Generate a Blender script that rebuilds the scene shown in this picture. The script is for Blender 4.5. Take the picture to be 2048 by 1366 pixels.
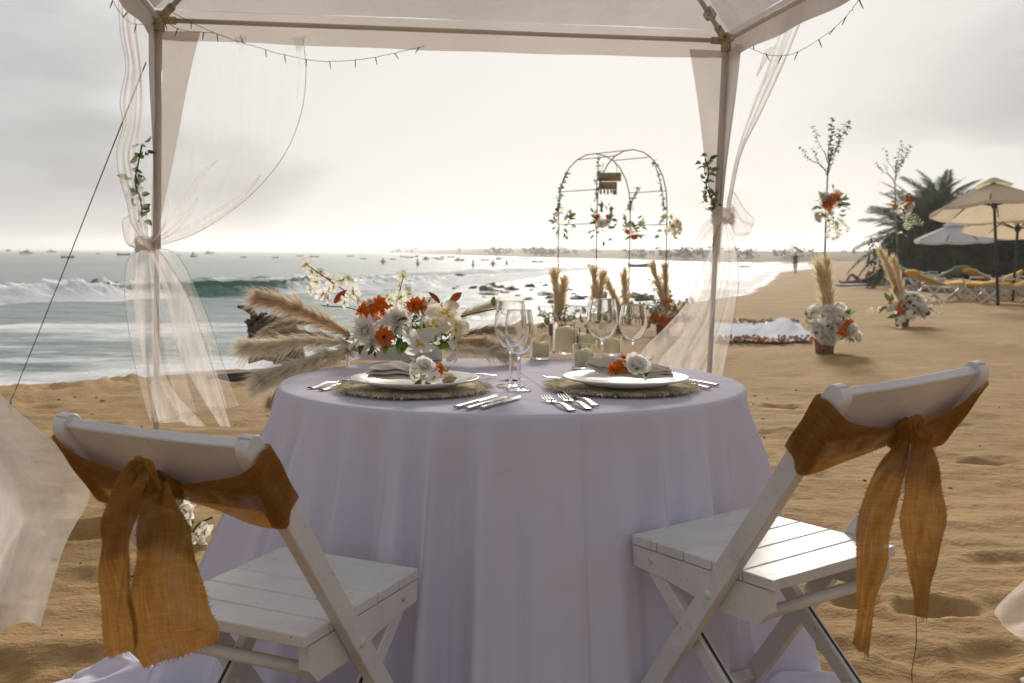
import bpy, math, random
import numpy as np
from mathutils import Vector, Matrix, Euler
for o in list(bpy.data.objects): bpy.data.objects.remove(o)
random.seed(7); RNG = np.random.default_rng(7)
R = math.radians
SC = bpy.context.scene; COL = SC.collection

# ------------------------------------------------------------------ camera
CAM_H, FPX, PITCH, ROLL = 1.11, 2150.0, R(4.786), R(0.3)
cam = bpy.data.cameras.new('camera'); camo = bpy.data.objects.new('camera', cam); COL.objects.link(camo)
cam.sensor_width = 36; cam.lens = FPX / 2048 * 36; cam.clip_start = .05; cam.clip_end = 20000
camo.matrix_world = Matrix.Translation((0, 0, CAM_H)) @ Matrix.Rotation(R(90) - PITCH, 4, 'X') @ Matrix.Rotation(ROLL, 4, 'Z')
cam.dof.use_dof = True; cam.dof.focus_distance = 2.9; cam.dof.aperture_fstop = 7.0
SC.camera = camo

# ------------------------------------------------------------------ sky and sun
SUN_AZ, SUN_EL = R(6.5), R(22)
SDIR = (math.sin(SUN_AZ) * math.cos(SUN_EL), math.cos(SUN_AZ) * math.cos(SUN_EL), math.sin(SUN_EL))
W = bpy.data.worlds.new('World'); SC.world = W; W.use_nodes = True
nt = W.node_tree; nt.nodes.clear()
def nn(t, **k):
    n = nt.nodes.new(t)
    for a, v in k.items(): setattr(n, a, v)
    return n
def lk(a, b): nt.links.new(a, b)
tc = nn('ShaderNodeTexCoord')
sky = nn('ShaderNodeTexSky', sky_type='NISHITA', sun_disc=False, sun_elevation=SUN_EL, sun_rotation=SUN_AZ, dust_density=2.0, air_density=1.0)
skym = nn('ShaderNodeMix', data_type='RGBA', blend_type='MULTIPLY'); skym.inputs[0].default_value = 1
lk(sky.outputs[0], skym.inputs[6]); skym.inputs[7].default_value = (.05, .05, .05, 1)
# thin overcast: brightest round the veiled sun, greyer away from it
dot = nn('ShaderNodeVectorMath', operation='DOT_PRODUCT'); lk(tc.outputs['Generated'], dot.inputs[0]); dot.inputs[1].default_value = SDIR
veil = nn('ShaderNodeValToRGB'); lk(dot.outputs['Value'], veil.inputs[0])
el = veil.color_ramp.elements
el[0].position = 0.0; el[0].color = (.34, .35, .39, 1)
el[1].position = .93; el[1].color = (.815, .795, .765, 1)
e = el.new(.55); e.color = (.40, .40, .415, 1)
e = el.new(.80); e.color = (.60, .59, .585, 1)
# cloud banks
mp = nn('ShaderNodeMapping'); mp.inputs['Location'].default_value = (26.43, 15.77, 5.89); mp.inputs['Scale'].default_value = (1.7, 1.7, 4.6)
cl = nn('ShaderNodeTexNoise'); cl.inputs['Scale'].default_value = 1.5; cl.inputs['Detail'].default_value = 5; cl.inputs['Roughness'].default_value = .5
lk(tc.outputs['Generated'], mp.inputs[0]); lk(mp.outputs[0], cl.inputs['Vector'])
cr = nn('ShaderNodeValToRGB'); lk(cl.outputs['Fac'], cr.inputs[0]); cr.color_ramp.elements[0].position = .505; cr.color_ramp.elements[1].position = .66
# cloud is burnt through by the veiled sun
burn = nn('ShaderNodeMapRange'); lk(dot.outputs['Value'], burn.inputs[0])
burn.inputs[1].default_value = .915; burn.inputs[2].default_value = .965; burn.inputs[3].default_value = 1; burn.inputs[4].default_value = .0
cf = nn('ShaderNodeMath', operation='MULTIPLY'); lk(cr.outputs[0], cf.inputs[0]); lk(burn.outputs[0], cf.inputs[1])
cm = nn('ShaderNodeMix', data_type='RGBA'); lk(cf.outputs[0], cm.inputs[0]); lk(veil.outputs[0], cm.inputs[6]); cm.inputs[7].default_value = (.49, .48, .48, 1)
mx = nn('ShaderNodeMix', data_type='RGBA'); mx.inputs[0].default_value = .96; lk(skym.outputs[2], mx.inputs[6]); lk(cm.outputs[2], mx.inputs[7])
bg = nn('ShaderNodeBackground'); lk(mx.outputs[2], bg.inputs[0]); bg.inputs[1].default_value = 1.0
wo = nn('ShaderNodeOutputWorld'); lk(bg.outputs[0], wo.inputs[0])
sun = bpy.data.lights.new('sun', 'SUN'); suno = bpy.data.objects.new('sun', sun); COL.objects.link(suno)
sun.energy = 3.6; sun.angle = R(12); sun.color = (1, .915, .80)
suno.rotation_euler = Vector(SDIR).to_track_quat('Z', 'Y').to_euler(); suno.location = (0, 0, 30)
SC.view_settings.view_transform = 'Standard'; SC.view_settings.look = 'None'
SC.view_settings.exposure = 0; SC.view_settings.gamma = 1; SC.view_settings.use_curve_mapping = False
SC.cycles.max_bounces = 14; SC.cycles.transparent_max_bounces = 24; SC.cycles.transmission_bounces = 12
SC.cycles.glossy_bounces = 6; SC.cycles.diffuse_bounces = 5; SC.cycles.sample_clamp_indirect = 6; SC.cycles.sample_clamp_direct = 5
SC.cycles.blur_glossy = .6; SC.cycles.volume_bounces = 2

# ------------------------------------------------------------------ pixel rays (2048 x 1366 survey of the photograph) -> metres
def ray(px, py):
    x = (px - 1024) / FPX; y = -(py - 683) / FPX
    c, s = math.cos(ROLL), math.sin(ROLL); x, y = x * c - y * s, x * s + y * c
    cp, sp = math.cos(PITCH), math.sin(PITCH)
    return Vector((x, cp + y * sp, -sp + y * cp))
def pt(px, py, d): r = ray(px, py); return Vector((0, 0, CAM_H)) + r * (d / r.y)
def gnd(px, py, z=0.): r = ray(px, py); return Vector((0, 0, CAM_H)) + r * ((z - CAM_H) / r.z)
def PX(lst, d=None): return [pt(*(p if len(p) == 3 else (p[0], p[1], d))) for p in lst]

# ------------------------------------------------------------------ noise
_T = RNG.random((256, 256))
def vnoise(x, y):
    x = np.asarray(x, float); y = np.asarray(y, float)
    ix = np.floor(x).astype(int); iy = np.floor(y).astype(int); fx = x - ix; fy = y - iy
    fx = fx * fx * (3 - 2 * fx); fy = fy * fy * (3 - 2 * fy)
    a = _T[ix & 255, iy & 255]; b = _T[(ix + 1) & 255, iy & 255]; c = _T[ix & 255, (iy + 1) & 255]; d = _T[(ix + 1) & 255, (iy + 1) & 255]
    return (a * (1 - fx) + b * fx) * (1 - fy) + (c * (1 - fx) + d * fx) * fy - .5
def fbm(x, y, o=4, g=.5):
    s = 0; a = 1
    for k in range(o): s = s + a * vnoise(np.asarray(x) * 2 ** k + 17.3 * k, np.asarray(y) * 2 ** k + 5.1 * k); a *= g
    return s
def sstep(a, b, x): t = np.clip((np.asarray(x, float) - a) / (b - a), 0, 1); return t * t * (3 - 2 * t)

# ------------------------------------------------------------------ materials
def material(name): m = bpy.data.materials.new(name); m.use_nodes = True; m.node_tree.nodes.clear(); return m
class NT:
    def __init__(s, m): s.t = m.node_tree
    def n(s, typ, ins=None, **k):
        n = s.t.nodes.new(typ)
        for a, v in k.items(): setattr(n, a, v)
        for a, v in (ins or {}).items(): s.i(n, a, v)
        return n
    def i(s, n, a, v):
        if isinstance(v, bpy.types.NodeSocket): s.t.links.new(v, n.inputs[a])
        else: n.inputs[a].default_value = v
    def out(s, sh): s.t.links.new(sh, s.n('ShaderNodeOutputMaterial').inputs[0])
    def mix(s, f, a, b, bt='MIX'):
        n = s.n('ShaderNodeMix', data_type='RGBA', blend_type=bt); s.i(n, 0, f); s.i(n, 6, a); s.i(n, 7, b); return n.outputs[2]
    def noise(s, scale, detail=4, vec=None, rough=.55):
        n = s.n('ShaderNodeTexNoise', {'Scale': scale, 'Detail': detail, 'Roughness': rough})
        if vec is not None: s.i(n, 'Vector', vec)
        return n.outputs['Fac']
    def ramp(s, f, a, b, ca=(0, 0, 0, 1), cb=(1, 1, 1, 1)):
        n = s.n('ShaderNodeValToRGB', {0: f}); e = n.color_ramp.elements; e[0].position = a; e[1].position = b; e[0].color = ca; e[1].color = cb; return n.outputs[0]
    def math(s, op, a, b=0., c=0.):
        n = s.n('ShaderNodeMath', operation=op); s.i(n, 0, a); s.i(n, 1, b); s.i(n, 2, c); return n.outputs[0]
    def bump(s, h, st, dist=.01, normal=None):
        n = s.n('ShaderNodeBump', {'Height': h, 'Strength': st, 'Distance': dist})
        if normal is not None: s.i(n, 'Normal', normal)
        return n.outputs[0]
    def obj(s): return s.n('ShaderNodeTexCoord').outputs['Object']
    def gen(s): return s.n('ShaderNodeTexCoord').outputs['Generated']
    def map(s, v, sc): return s.n('ShaderNodeMapping', {'Vector': v, 'Scale': sc}).outputs[0]
def c4(c): return tuple(c) + (1,)
M = {}
def principled(name, col, rough=.6, var=.12, nscale=20, bump=0., bscale=60, metal=0., spec=.5, bdist=.004, **ex):
    m = material(name); t = NT(m); f = t.noise(nscale, 5, t.obj())
    d = tuple(max(0, x * (1 - 2 * var)) for x in col); l = tuple(min(1, x * (1 + var)) for x in col)
    c = t.ramp(f, .3, .7, c4(d), c4(l))
    p = t.n('ShaderNodeBsdfPrincipled', {'Base Color': c, 'Roughness': rough, 'Metallic': metal, 'Specular IOR Level': spec})
    for k, v in ex.items(): p.inputs[k].default_value = v
    if bump: t.i(p, 'Normal', t.bump(t.noise(bscale, 4, t.obj()), bump, bdist))
    t.out(p.outputs[0]); M[name] = m; return m
def fabric(name, col, trans=.4, alpha=1., var=.06, nscale=8, bscale=40, bump=.2, streak=1.6, bdist=.004):
    """cloth: diffuse + translucent, optionally partly see-through"""
    m = material(name); t = NT(m); co = t.obj(); f = t.noise(nscale, 4, co)
    c = t.ramp(f, .3, .7, c4(x * (1 - var * 1.5) for x in col), c4(min(1, x * (1 + var)) for x in col))
    h = t.noise(bscale, 3, co)
    nm = t.bump(h, bump, bdist) if bump else None
    a = t.n('ShaderNodeBsdfDiffuse', {'Color': c}); b = t.n('ShaderNodeBsdfTranslucent', {'Color': c})
    if nm is not None: t.i(a, 'Normal', nm); t.i(b, 'Normal', nm)
    s = t.n('ShaderNodeMixShader', {0: trans, 1: a.outputs[0], 2: b.outputs[0]}).outputs[0]
    if alpha < 1:
        # sheer weave: denser where the sheet is seen edge-on, as real thread layers are
        lw = t.n('ShaderNodeLayerWeight', {'Blend': .35}).outputs['Facing']
        fac = t.math('MULTIPLY_ADD', lw, alpha * .9, alpha)
        fac = t.math('MULTIPLY', fac, t.math('MULTIPLY_ADD', t.noise(3, 3, co), .8, .6)); fac = t.math('MULTIPLY', fac, t.math('MULTIPLY_ADD', t.noise(1., 5, t.map(co, (38, 38, 2.5))), streak, 1 - streak / 2)); fac = t.math('MINIMUM', fac, .97)
        tr = t.n('ShaderNodeBsdfTransparent')
        s = t.n('ShaderNodeMixShader', {0: fac, 1: tr.outputs[0], 2: s}).outputs[0]
    t.out(s); M[name] = m; return m
principled('white_paint', (.74, .725, .71), .40, .07, 9, .35, 45, bdist=.0015)
principled('scuffed_paint', (.66, .63, .58), .5, .12, 30, .4, 60)
principled('groove', (.06, .05, .045), .8)
principled('steel', (.42, .41, .40), .36, .04, 8, metal=1.)
principled('bolt', (.7, .69, .68), .3, .05, 8)
principled('gazebo_metal', (.55, .52, .49), .45, .05, 4, spec=.4)
principled('bracket', (.42, .36, .24), .5, .2, 30)
principled('dark_wire', (.05, .05, .04), .6)
principled('arch_metal', (.20, .18, .16), .55, .2, 10)
principled('porcelain', (.80, .79, .76), .16, .02, 5)
principled('tray_white', (.74, .74, .74), .3, .03, 5)
principled('bamboo', (.22, .15, .08), .6, .25, 12)
principled('pot', (.30, .19, .09), .8, .3, 25, .4)
principled('dark_post', (.035, .028, .025), .5)
principled('driftwood', (.10, .075, .055), .9, .45, 18, .8, 30, bdist=.02)
principled('tar_wood', (.03, .03, .032), .6, .4, 8, .5, 15, bdist=.01)
principled('rock', (.075, .07, .06), .55, .4, 3, .6, 8, bdist=.05)
principled('palm_trunk', (.11, .08, .055), .9, .4, 15, .8, 25, bdist=.03)
principled('boat_white', (.62, .62, .6), .4, .1, 2)
principled('boat_dark', (.07, .075, .08), .5, .3, 2)
principled('boat_blue', (.10, .16, .25), .5, .2, 2)
principled('cabin_glass', (.03, .035, .04), .1)
principled('skin', (.30, .17, .11), .55, .08, 20)
principled('hair', (.03, .02, .015), .6)
principled('dark_cloth', (.06, .04, .045), .9, .2, 30)
principled('rust_cloth', (.34, .16, .05), .9, .2, 20)
principled('blue_towel', (.12, .22, .55), .95, .15, 40, .5, 90)
principled('yellow_mat', (.72, .43, .04), .85, .12, 12, .3, 50)
principled('green_canvas', (.30, .42, .26), .85, .1, 12)
principled('sign_wood', (.38, .27, .11), .75, .2, 14)
principled('sign_mark', (.85, .82, .74), .7)
principled('scrub', (.13, .135, .075), .95, .35, .15)
principled('headland_earth', (.24, .215, .13), .95, .3, .02)
principled('moss_soil', (.05, .06, .03), .9, .3, 30)
principled('candle_wax', (.86, .79, .47), .45, .03, 8)
M['candle_wax'].node_tree.nodes['Principled BSDF'].inputs['Subsurface Weight'].default_value = .9
M['candle_wax'].node_tree.nodes['Principled BSDF'].inputs['Subsurface Radius'].default_value = (.05, .042, .025)
principled('wick', (.02, .02, .02), .9)
m = material('white_paint'); t = NT(m); co = t.obj(); n1 = t.noise(9, 5, co); n2 = t.noise(38, 4, co, .7); n3 = t.noise(4, 4, co, .7)
c = t.ramp(n1, .3, .7, (.66, .645, .62, 1), (.77, .755, .735, 1))
c = t.mix(t.math('MULTIPLY', t.ramp(t.math('ADD', t.math('MULTIPLY', n2, .6), t.math('MULTIPLY', n3, .4)), .56, .70), .55), c, (.46, .41, .34, 1))
c = t.mix(t.math('MULTIPLY', t.math('GREATER_THAN', t.noise(75, 3, co, .6), .71), .7), c, (.25, .21, .17, 1))
nm = t.bump(t.noise(3, 4, t.map(co, (14, 60, 60))), .25, .0012); nm = t.bump(t.noise(22, 4, co), .3, .002, nm)
t.out(t.n('ShaderNodeBsdfPrincipled', {'Base Color': c, 'Roughness': t.math('MULTIPLY_ADD', n2, .35, .24), 'Normal': nm}).outputs[0]); M['white_paint'] = m
fabric('canopy_cloth', (.67, .655, .65), .40, bscale=5, bump=.5, bdist=.03, nscale=2)
fabric('leg_cover_cloth', (.69, .665, .65), .40, bscale=7, bump=.4, bdist=.02, nscale=2)
fabric('sheer', (.90, .87, .84), .55, alpha=.38, bscale=14, bump=.4, bdist=.01)
fabric('sheer_thin', (.90, .87, .84), .55, alpha=.06, bscale=10, bump=.3, bdist=.01)
fabric('sheer_mid', (.90, .87, .84), .55, alpha=.20, bscale=12, bump=.4, bdist=.01)
fabric('sheer_soft', (.90, .86, .82), .5, alpha=.42, bscale=9, bump=.5, bdist=.02, streak=.5)
fabric('sheer_thick', (.86, .81, .77), .5, alpha=.46, bscale=14, bump=.5, bdist=.01)
fabric('hem', (.74, .71, .67), .4)
fabric('umbrella_cream', (.76, .67, .50), .42, bscale=6)
fabric('umbrella_white', (.76, .75, .78), .25, bscale=6)
fabric('napkin_linen', (.72, .65, .56), .15, nscale=60, bscale=300, bump=.35, bdist=.002)
fabric('aisle_cloth', (.74, .76, .82), .1, bscale=4, bump=.6, bdist=.03)
fabric('striped', (.5, .48, .52), .2)
def petal_mat(name, col, tr=.45, var=.08): return fabric(name, col, tr, var=var, nscale=40, bscale=80, bump=.15)
petal_mat('petal_white', (.91, .89, .84), .6, .05); petal_mat('petal_cream', (.91, .86, .68), .6, .06); petal_mat('petal_green_white', (.88, .88, .74), .6, .06)
petal_mat('petal_orange', (.80, .20, .025), .35, .2); petal_mat('petal_rust', (.36, .085, .03), .25, .25); petal_mat('throat', (.80, .58, .04))
petal_mat('leaf', (.10, .165, .045), .4, .35); petal_mat('leaf_sage', (.26, .31, .18), .5, .25); petal_mat('leaf_lime', (.32, .38, .07), .3, .2)
petal_mat('palm_leaf', (.07, .095, .045), .25, .35); petal_mat('palm_dry', (.24, .19, .10), .2, .3); petal_mat('hedge_leaf', (.045, .06, .03), .2, .4)
petal_mat('petal_black', (.02, .015, .02), .05); petal_mat('petal_dry', (.36, .24, .16), .2, .3)
petal_mat('pampas_light', (.90, .83, .70), .5, .15); petal_mat('pampas_tan', (.84, .71, .53), .5, .2); petal_mat('pampas_brown', (.56, .46, .35), .4, .25)
petal_mat('pampas_gold', (.90, .76, .52), .5, .15)
petal_mat('stem', (.10, .12, .03), .1, .3); petal_mat('stem_dark', (.05, .045, .025), .1, .3); petal_mat('raffia', (.80, .70, .52), .25, .3)
# burlap
m = material('burlap'); t = NT(m); co = t.n('ShaderNodeTexCoord').outputs['UV']
w1 = t.n('ShaderNodeTexWave', {'Vector': co, 'Scale': 60., 'Distortion': 1.2, 'Detail': 2.}, bands_direction='X').outputs['Fac']
w2 = t.n('ShaderNodeTexWave', {'Vector': co, 'Scale': 60., 'Distortion': 1.2, 'Detail': 2.}, bands_direction='Y').outputs['Fac']
wv = t.math('MAXIMUM', w1, w2); slub = t.noise(34, 4, t.map(co, (1, .05, 1))); slub2 = t.noise(34, 4, t.map(co, (.05, 1, 1)))
bl = t.noise(5, 3, co); f = t.math('ADD', t.math('MULTIPLY', slub, .55), t.math('MULTIPLY', slub2, .45))
c = t.ramp(t.math('ADD', t.math('MULTIPLY', f, .85), t.math('MULTIPLY', bl, .15)), .28, .74, (.22, .098, .022, 1), (.55, .285, .075, 1))
nm = t.bump(t.noise(1.6, 4, t.map(co, (1., .3, 1))), .7, .012); nm = t.bump(t.math('ADD', wv, f), .4, .0015, nm)
a = t.n('ShaderNodeBsdfDiffuse', {'Color': c, 'Normal': nm}); b = t.n('ShaderNodeBsdfTranslucent', {'Color': c, 'Normal': nm})
s = t.n('ShaderNodeMixShader', {0: .45, 1: a.outputs[0], 2: b.outputs[0]}).outputs[0]
gap = t.n('ShaderNodeMapRange', {0: t.noise(2.2, 4, co), 1: .45, 2: .75, 3: .015, 4: .16}).outputs[0]     # looser weave lets light through
s = t.n('ShaderNodeMixShader', {0: gap, 1: s, 2: t.n('ShaderNodeBsdfTransparent').outputs[0]}).outputs[0]
t.out(s); M['burlap'] = m
# tablecloth: white with a cool lilac cast, pressed fold lines
m = material('tablecloth'); t = NT(m); co = t.obj()
sx = t.n('ShaderNodeSeparateXYZ', {0: co})
f1 = t.math('ABSOLUTE', t.math('SUBTRACT', sx.outputs[1], t.math('MULTIPLY_ADD', sx.outputs[0], .16, .20)))
f2 = t.math('ABSOLUTE', t.math('SUBTRACT', sx.outputs[0], t.math('MULTIPLY_ADD', sx.outputs[1], -.16, .06)))
fl = t.math('MINIMUM', f1, f2); fl = t.n('ShaderNodeMapRange', {0: fl, 1: 0., 2: .008, 3: 1., 4: 0.}).outputs[0]
wr = t.math('ABSOLUTE', t.math('SUBTRACT', t.noise(5, 3, co), .5))
h = t.math('ADD', t.math('MULTIPLY', fl, .6), t.math('ADD', t.math('MULTIPLY', t.noise(7, 5, co), 1.2), t.math('MULTIPLY', wr, -2.2)))
nm = t.bump(h, .6, .008); nm = t.bump(t.noise(500, 2, co), .12, .001, nm)
a = t.n('ShaderNodeBsdfDiffuse', {'Color': (.80, .78, .90, 1), 'Normal': nm}); b = t.n('ShaderNodeBsdfTranslucent', {'Color': (.78, .76, .89, 1), 'Normal': nm})
t.out(t.n('ShaderNodeMixShader', {0: .2, 1: a.outputs[0], 2: b.outputs[0]}).outputs[0]); M['tablecloth'] = m
# glass
m = material('glass'); t = NT(m)
t.out(t.n('ShaderNodeBsdfPrincipled', {'Base Color': (1, 1, 1, 1), 'Roughness': 0., 'IOR': 1.46, 'Transmission Weight': 1.}).outputs[0]); M['glass'] = m
# sand
m = material('sand'); t = NT(m); co = t.obj()
wet = t.n('ShaderNodeAttribute', attribute_name='wet').outputs['Fac']
n1 = t.noise(.7, 6, co); n2 = t.noise(14, 5, co); n3 = t.noise(350, 2, co); n4 = t.noise(60, 3, co)
n5 = t.noise(5, 5, t.map(co, (.35, 1.6, 1)))
f = t.math('ADD', t.math('ADD', t.math('MULTIPLY', n1, .30), t.math('MULTIPLY', n2, .22)), t.math('ADD', t.math('MULTIPLY', n3, .24), t.math('MULTIPLY', n5, .24)))
c = t.ramp(f, .36, .64, (.25, .148, .055, 1), (.47, .305, .135, 1))
speck = t.math('GREATER_THAN', t.noise(120, 2, co), .72)
c = t.mix(t.math('MULTIPLY', speck, .45), c, (.20, .13, .07, 1))
c = t.mix(t.math('MULTIPLY', wet, .75), c, (.22, .155, .085, 1))
nm = t.bump(n5, .55, .03); nm = t.bump(n2, .6, .025, nm); nm = t.bump(n4, .8, .008, nm); nm = t.bump(n3, .6, .003, nm)
rg = t.math('MULTIPLY_ADD', wet, -.55, .95)
t.out(t.n('ShaderNodeBsdfPrincipled', {'Base Color': c, 'Roughness': rg, 'Specular IOR Level': .25, 'Normal': nm}).outputs[0]); M['sand'] = m
# sea water with foam
def water(name, deep, foamcol):
    m = material(name); t = NT(m); co = t.obj()
    fo = t.n('ShaderNodeAttribute', attribute_name='foam').outputs['Fac']; gr = t.n('ShaderNodeAttribute', attribute_name='face').outputs['Fac']
    v = t.map(co, (.45, 1., 1)); a = t.noise(.9, 6, v, .6); b = t.noise(5, 5, v, .6); l = t.noise(.22, 4, v)
    nm = t.bump(a, .85, .5); nm = t.bump(b, .9, .12, nm)
    fn = t.math('ADD', t.math('MULTIPLY', t.noise(.55, 8, v, .68), .72), t.math('MULTIPLY', t.noise(4, 5, v, .65), .28))
    fm = t.math('ADD', fn, t.math('MULTIPLY_ADD', fo, .62, -.62)); fm = t.ramp(fm, .28, .46)
    wc = t.mix(l, deep, tuple(x * 1.5 for x in deep[:3]) + (1,)); wc = t.mix(gr, wc, (.045, .22, .16, 1))
    p = t.n('ShaderNodeBsdfPrincipled', {'Base Color': wc, 'Roughness': .2, 'IOR': 1.33, 'Normal': nm})
    tl = t.n('ShaderNodeBsdfTranslucent', {'Color': (.10, .55, .42, 1)})
    ps = t.n('ShaderNodeMixShader', {0: t.math('MULTIPLY', gr, .5), 1: p.outputs[0], 2: tl.outputs[0]}).outputs[0]
    ds = t.n('ShaderNodeBsdfPrincipled', {'Base Color': foamcol, 'Roughness': .9, 'Specular IOR Level': .2, 'Subsurface Weight': 1., 'Subsurface Radius': (1., 1., 1.), 'Subsurface Scale': .16, 'Normal': t.bump(t.noise(6, 6, co, .7), .9, .10)}).outputs[0]
    t.out(t.n('ShaderNodeMixShader', {0: fm, 1: ps, 2: ds}).outputs[0]); M[name] = m
water('sea_water', (.18, .24, .23, 1), (.90, .92, .94, 1))

# ------------------------------------------------------------------ mesh building
class MB:
    def __init__(s): s.v = []; s.f = []; s.m = []; s.uv = None; s.mi = 0
    def add(s, vs, fs):
        k = len(s.v); s.v.extend(tuple(x) for x in vs)
        for f in fs: s.f.append(tuple(i + k for i in f)); s.m.append(s.mi)
        return s
    def box(s, c, sz, mat=None, bev=0.):
        x, y, z = (a / 2 for a in sz)
        if bev <= 0:
            vs = [(i * x, j * y, k * z) for i in (-1, 1) for j in (-1, 1) for k in (-1, 1)]
            fs = [(0, 1, 3, 2), (4, 6, 7, 5), (0, 4, 5, 1), (2, 3, 7, 6), (0, 2, 6, 4), (1, 5, 7, 3)]
        else:
            b = min(bev, x * .9, y * .9, z * .9); vs = []; fs = []; idx = {}
            for i in (-1, 1):
                for j in (-1, 1):
                    for k in (-1, 1):
                        for ax in range(3):
                            q = [i * x, j * y, k * z]
                            for o in range(3):
                                if o != ax: q[o] -= (i, j, k)[o] * b
                            idx[(i, j, k, ax)] = len(vs); vs.append(q)
            for ax in range(3):
                o1, o2 = [a for a in range(3) if a != ax]
                for sg in (-1, 1):
                    loop = []
                    for a1, a2 in ((-1, -1), (1, -1), (1, 1), (-1, 1)):
                        q = [0, 0, 0]; q[ax] = sg; q[o1] = a1; q[o2] = a2; loop.append(idx[(*q, ax)])
                    fs.append(loop if (sg > 0) ^ (ax == 1) else loop[::-1])
                for a1 in (-1, 1):
                    for a2 in (-1, 1):
                        q0 = [0, 0, 0]; q1 = [0, 0, 0]; q0[ax] = -1; q1[ax] = 1
                        for q in (q0, q1): q[o1] = a1; q[o2] = a2
                        fs.append([idx[(*q0, o1)], idx[(*q1, o1)], idx[(*q1, o2)], idx[(*q0, o2)]])
            for i in (-1, 1):
                for j in (-1, 1):
                    for k in (-1, 1): fs.append([idx[(i, j, k, a)] for a in range(3)])
        c = Vector(c); T = mat if mat is not None else Matrix()
        return s.add([T @ (c + Vector(q)) for q in vs], fs)
    def tube(s, path, rad, n=8, cap=True, flat=1.):
        P = [Vector(p) for p in path]; k = len(P); r = rad if hasattr(rad, '__len__') else [rad] * k
        vs = []; fs = []; t0 = (P[1] - P[0]).normalized(); up = Vector((0, 0, 1)) if abs(t0.z) < .9 else Vector((1, 0, 0)); u = t0.cross(up).normalized()
        for i in range(k):
            t = (P[min(i + 1, k - 1)] - P[max(i - 1, 0)]).normalized()
            u = (u - t * u.dot(t)).normalized(); w = t.cross(u)
            for j in range(n):
                a = 2 * math.pi * j / n; vs.append(P[i] + u * (math.cos(a) * r[i]) + w * (math.sin(a) * r[i] * flat))
        for i in range(k - 1):
            for j in range(n): fs.append((i * n + j, i * n + (j + 1) % n, (i + 1) * n + (j + 1) % n, (i + 1) * n + j))
        if cap: fs.append(tuple(range(n))[::-1]); fs.append(tuple(range((k - 1) * n, k * n)))
        return s.add(vs, fs)
    def lathe(s, prof, n=32, c=(0, 0, 0), closed=False):
        vs = []; fs = []; c = Vector(c); k = len(prof)
        for (r, z) in prof:
            for j in range(n): a = 2 * math.pi * j / n; vs.append(c + Vector((r * math.cos(a), r * math.sin(a), z)))
        for i in range(k if closed else k - 1):
            i2 = (i + 1) % k
            for j in range(n): fs.append((i * n + j, i * n + (j + 1) % n, i2 * n + (j + 1) % n, i2 * n + j))
        return s.add(vs, fs)
    def grid(s, G):
        nu = len(G); nv = len(G[0]); vs = [p for row in G for p in row]
        return s.add(vs, [(i * nv + j, i * nv + j + 1, (i + 1) * nv + j + 1, (i + 1) * nv + j) for i in range(nu - 1) for j in range(nv - 1)])
    def petal(s, base, d, up, L, Wd, curl=.3, cup=.2, tip=.35, nl=4, wob=0.):
        """a leaf-shaped blade from base along d; bends towards up by curl"""
        d = Vector(d).normalized(); up = Vector(up); up = (up - d * up.dot(d)).normalized(); side = d.cross(up); base = Vector(base); rows = []
        for i in range(nl + 1):
            q = i / nl; w = Wd * (math.sin(math.pi * min(1, q * (1 - tip * .35) + .08)) ** .75) * .5
            if i == nl: w *= tip
            ang = curl * q; cen = base + d * (L * q * math.cos(ang)) + up * (L * q * math.sin(ang))
            wz = wob * L * random.uniform(-1, 1)
            rows.append([cen - side * w + up * (cup * w + wz), cen, cen + side * w + up * (cup * w - wz)])
        return s.grid(rows)
    def build(s, name, mats, parent=None, smooth=True, world=False, uv=None, attrs=None, kind=None, thick=0., sub=0):
        me = bpy.data.meshes.new(name); v = s.v
        if world and parent is not None:
            inv = rootmat(parent).inverted(); v = [tuple(inv @ Vector(p)) for p in v]
        me.from_pydata(v, [], s.f); mats = mats if isinstance(mats, (list, tuple)) else [mats]
        for q in mats: me.materials.append(M[q])
        if len(mats) > 1: me.polygons.foreach_set('material_index', s.m)
        if smooth: me.polygons.foreach_set('use_smooth', [True] * len(me.polygons))
        if uv is not None:
            l = me.uv_layers.new(name='UVMap'); vi = np.empty(len(me.loops), int); me.loops.foreach_get('vertex_index', vi)
            l.data.foreach_set('uv', np.asarray(uv, float)[vi].ravel())
        for a, val in (attrs or {}).items(): me.attributes.new(a, 'FLOAT', 'POINT').data.foreach_set('value', np.asarray(val, float))
        me.update(); o = bpy.data.objects.new(name, me); COL.objects.link(o)
        if parent is not None: o.parent = parent
        if thick: md = o.modifiers.new('thickness', 'SOLIDIFY'); md.thickness = thick; md.offset = 0
        if sub: md = o.modifiers.new('smooth', 'SUBSURF'); md.levels = sub; md.render_levels = sub
        if kind: o['kind'] = kind
        return o
def rootmat(o):
    m = o.matrix_basis.copy()
    while o.parent is not None: o = o.parent; m = o.matrix_basis @ m
    return m
def tag(o, label, cat=None, group=None, kind=None):
    if label: o['label'] = label
    if cat: o['category'] = cat
    if group: o['group'] = group
    if kind: o['kind'] = kind
    return o
def thing(name, label, cat, loc=(0, 0, 0), rot=(0, 0, 0), group=None):
    o = bpy.data.objects.new(name, None); o.empty_display_size = .1; COL.objects.link(o); o.location = loc; o.rotation_euler = rot
    return tag(o, label, cat, group)
def inst(src, name, parent=None, mat=None):
    """another object sharing a mesh"""
    o = bpy.data.objects.new(name, src if isinstance(src, bpy.types.Mesh) else src.data); COL.objects.link(o); o.parent = parent
    if mat is not None: o.matrix_basis = mat
    return o
def copy_tree(o, parent=None, label=None):
    c = o.copy(); COL.objects.link(c); c.parent = parent
    if label: c['label'] = label
    for ch in list(o.children): copy_tree(ch, c)
    return c
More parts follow.
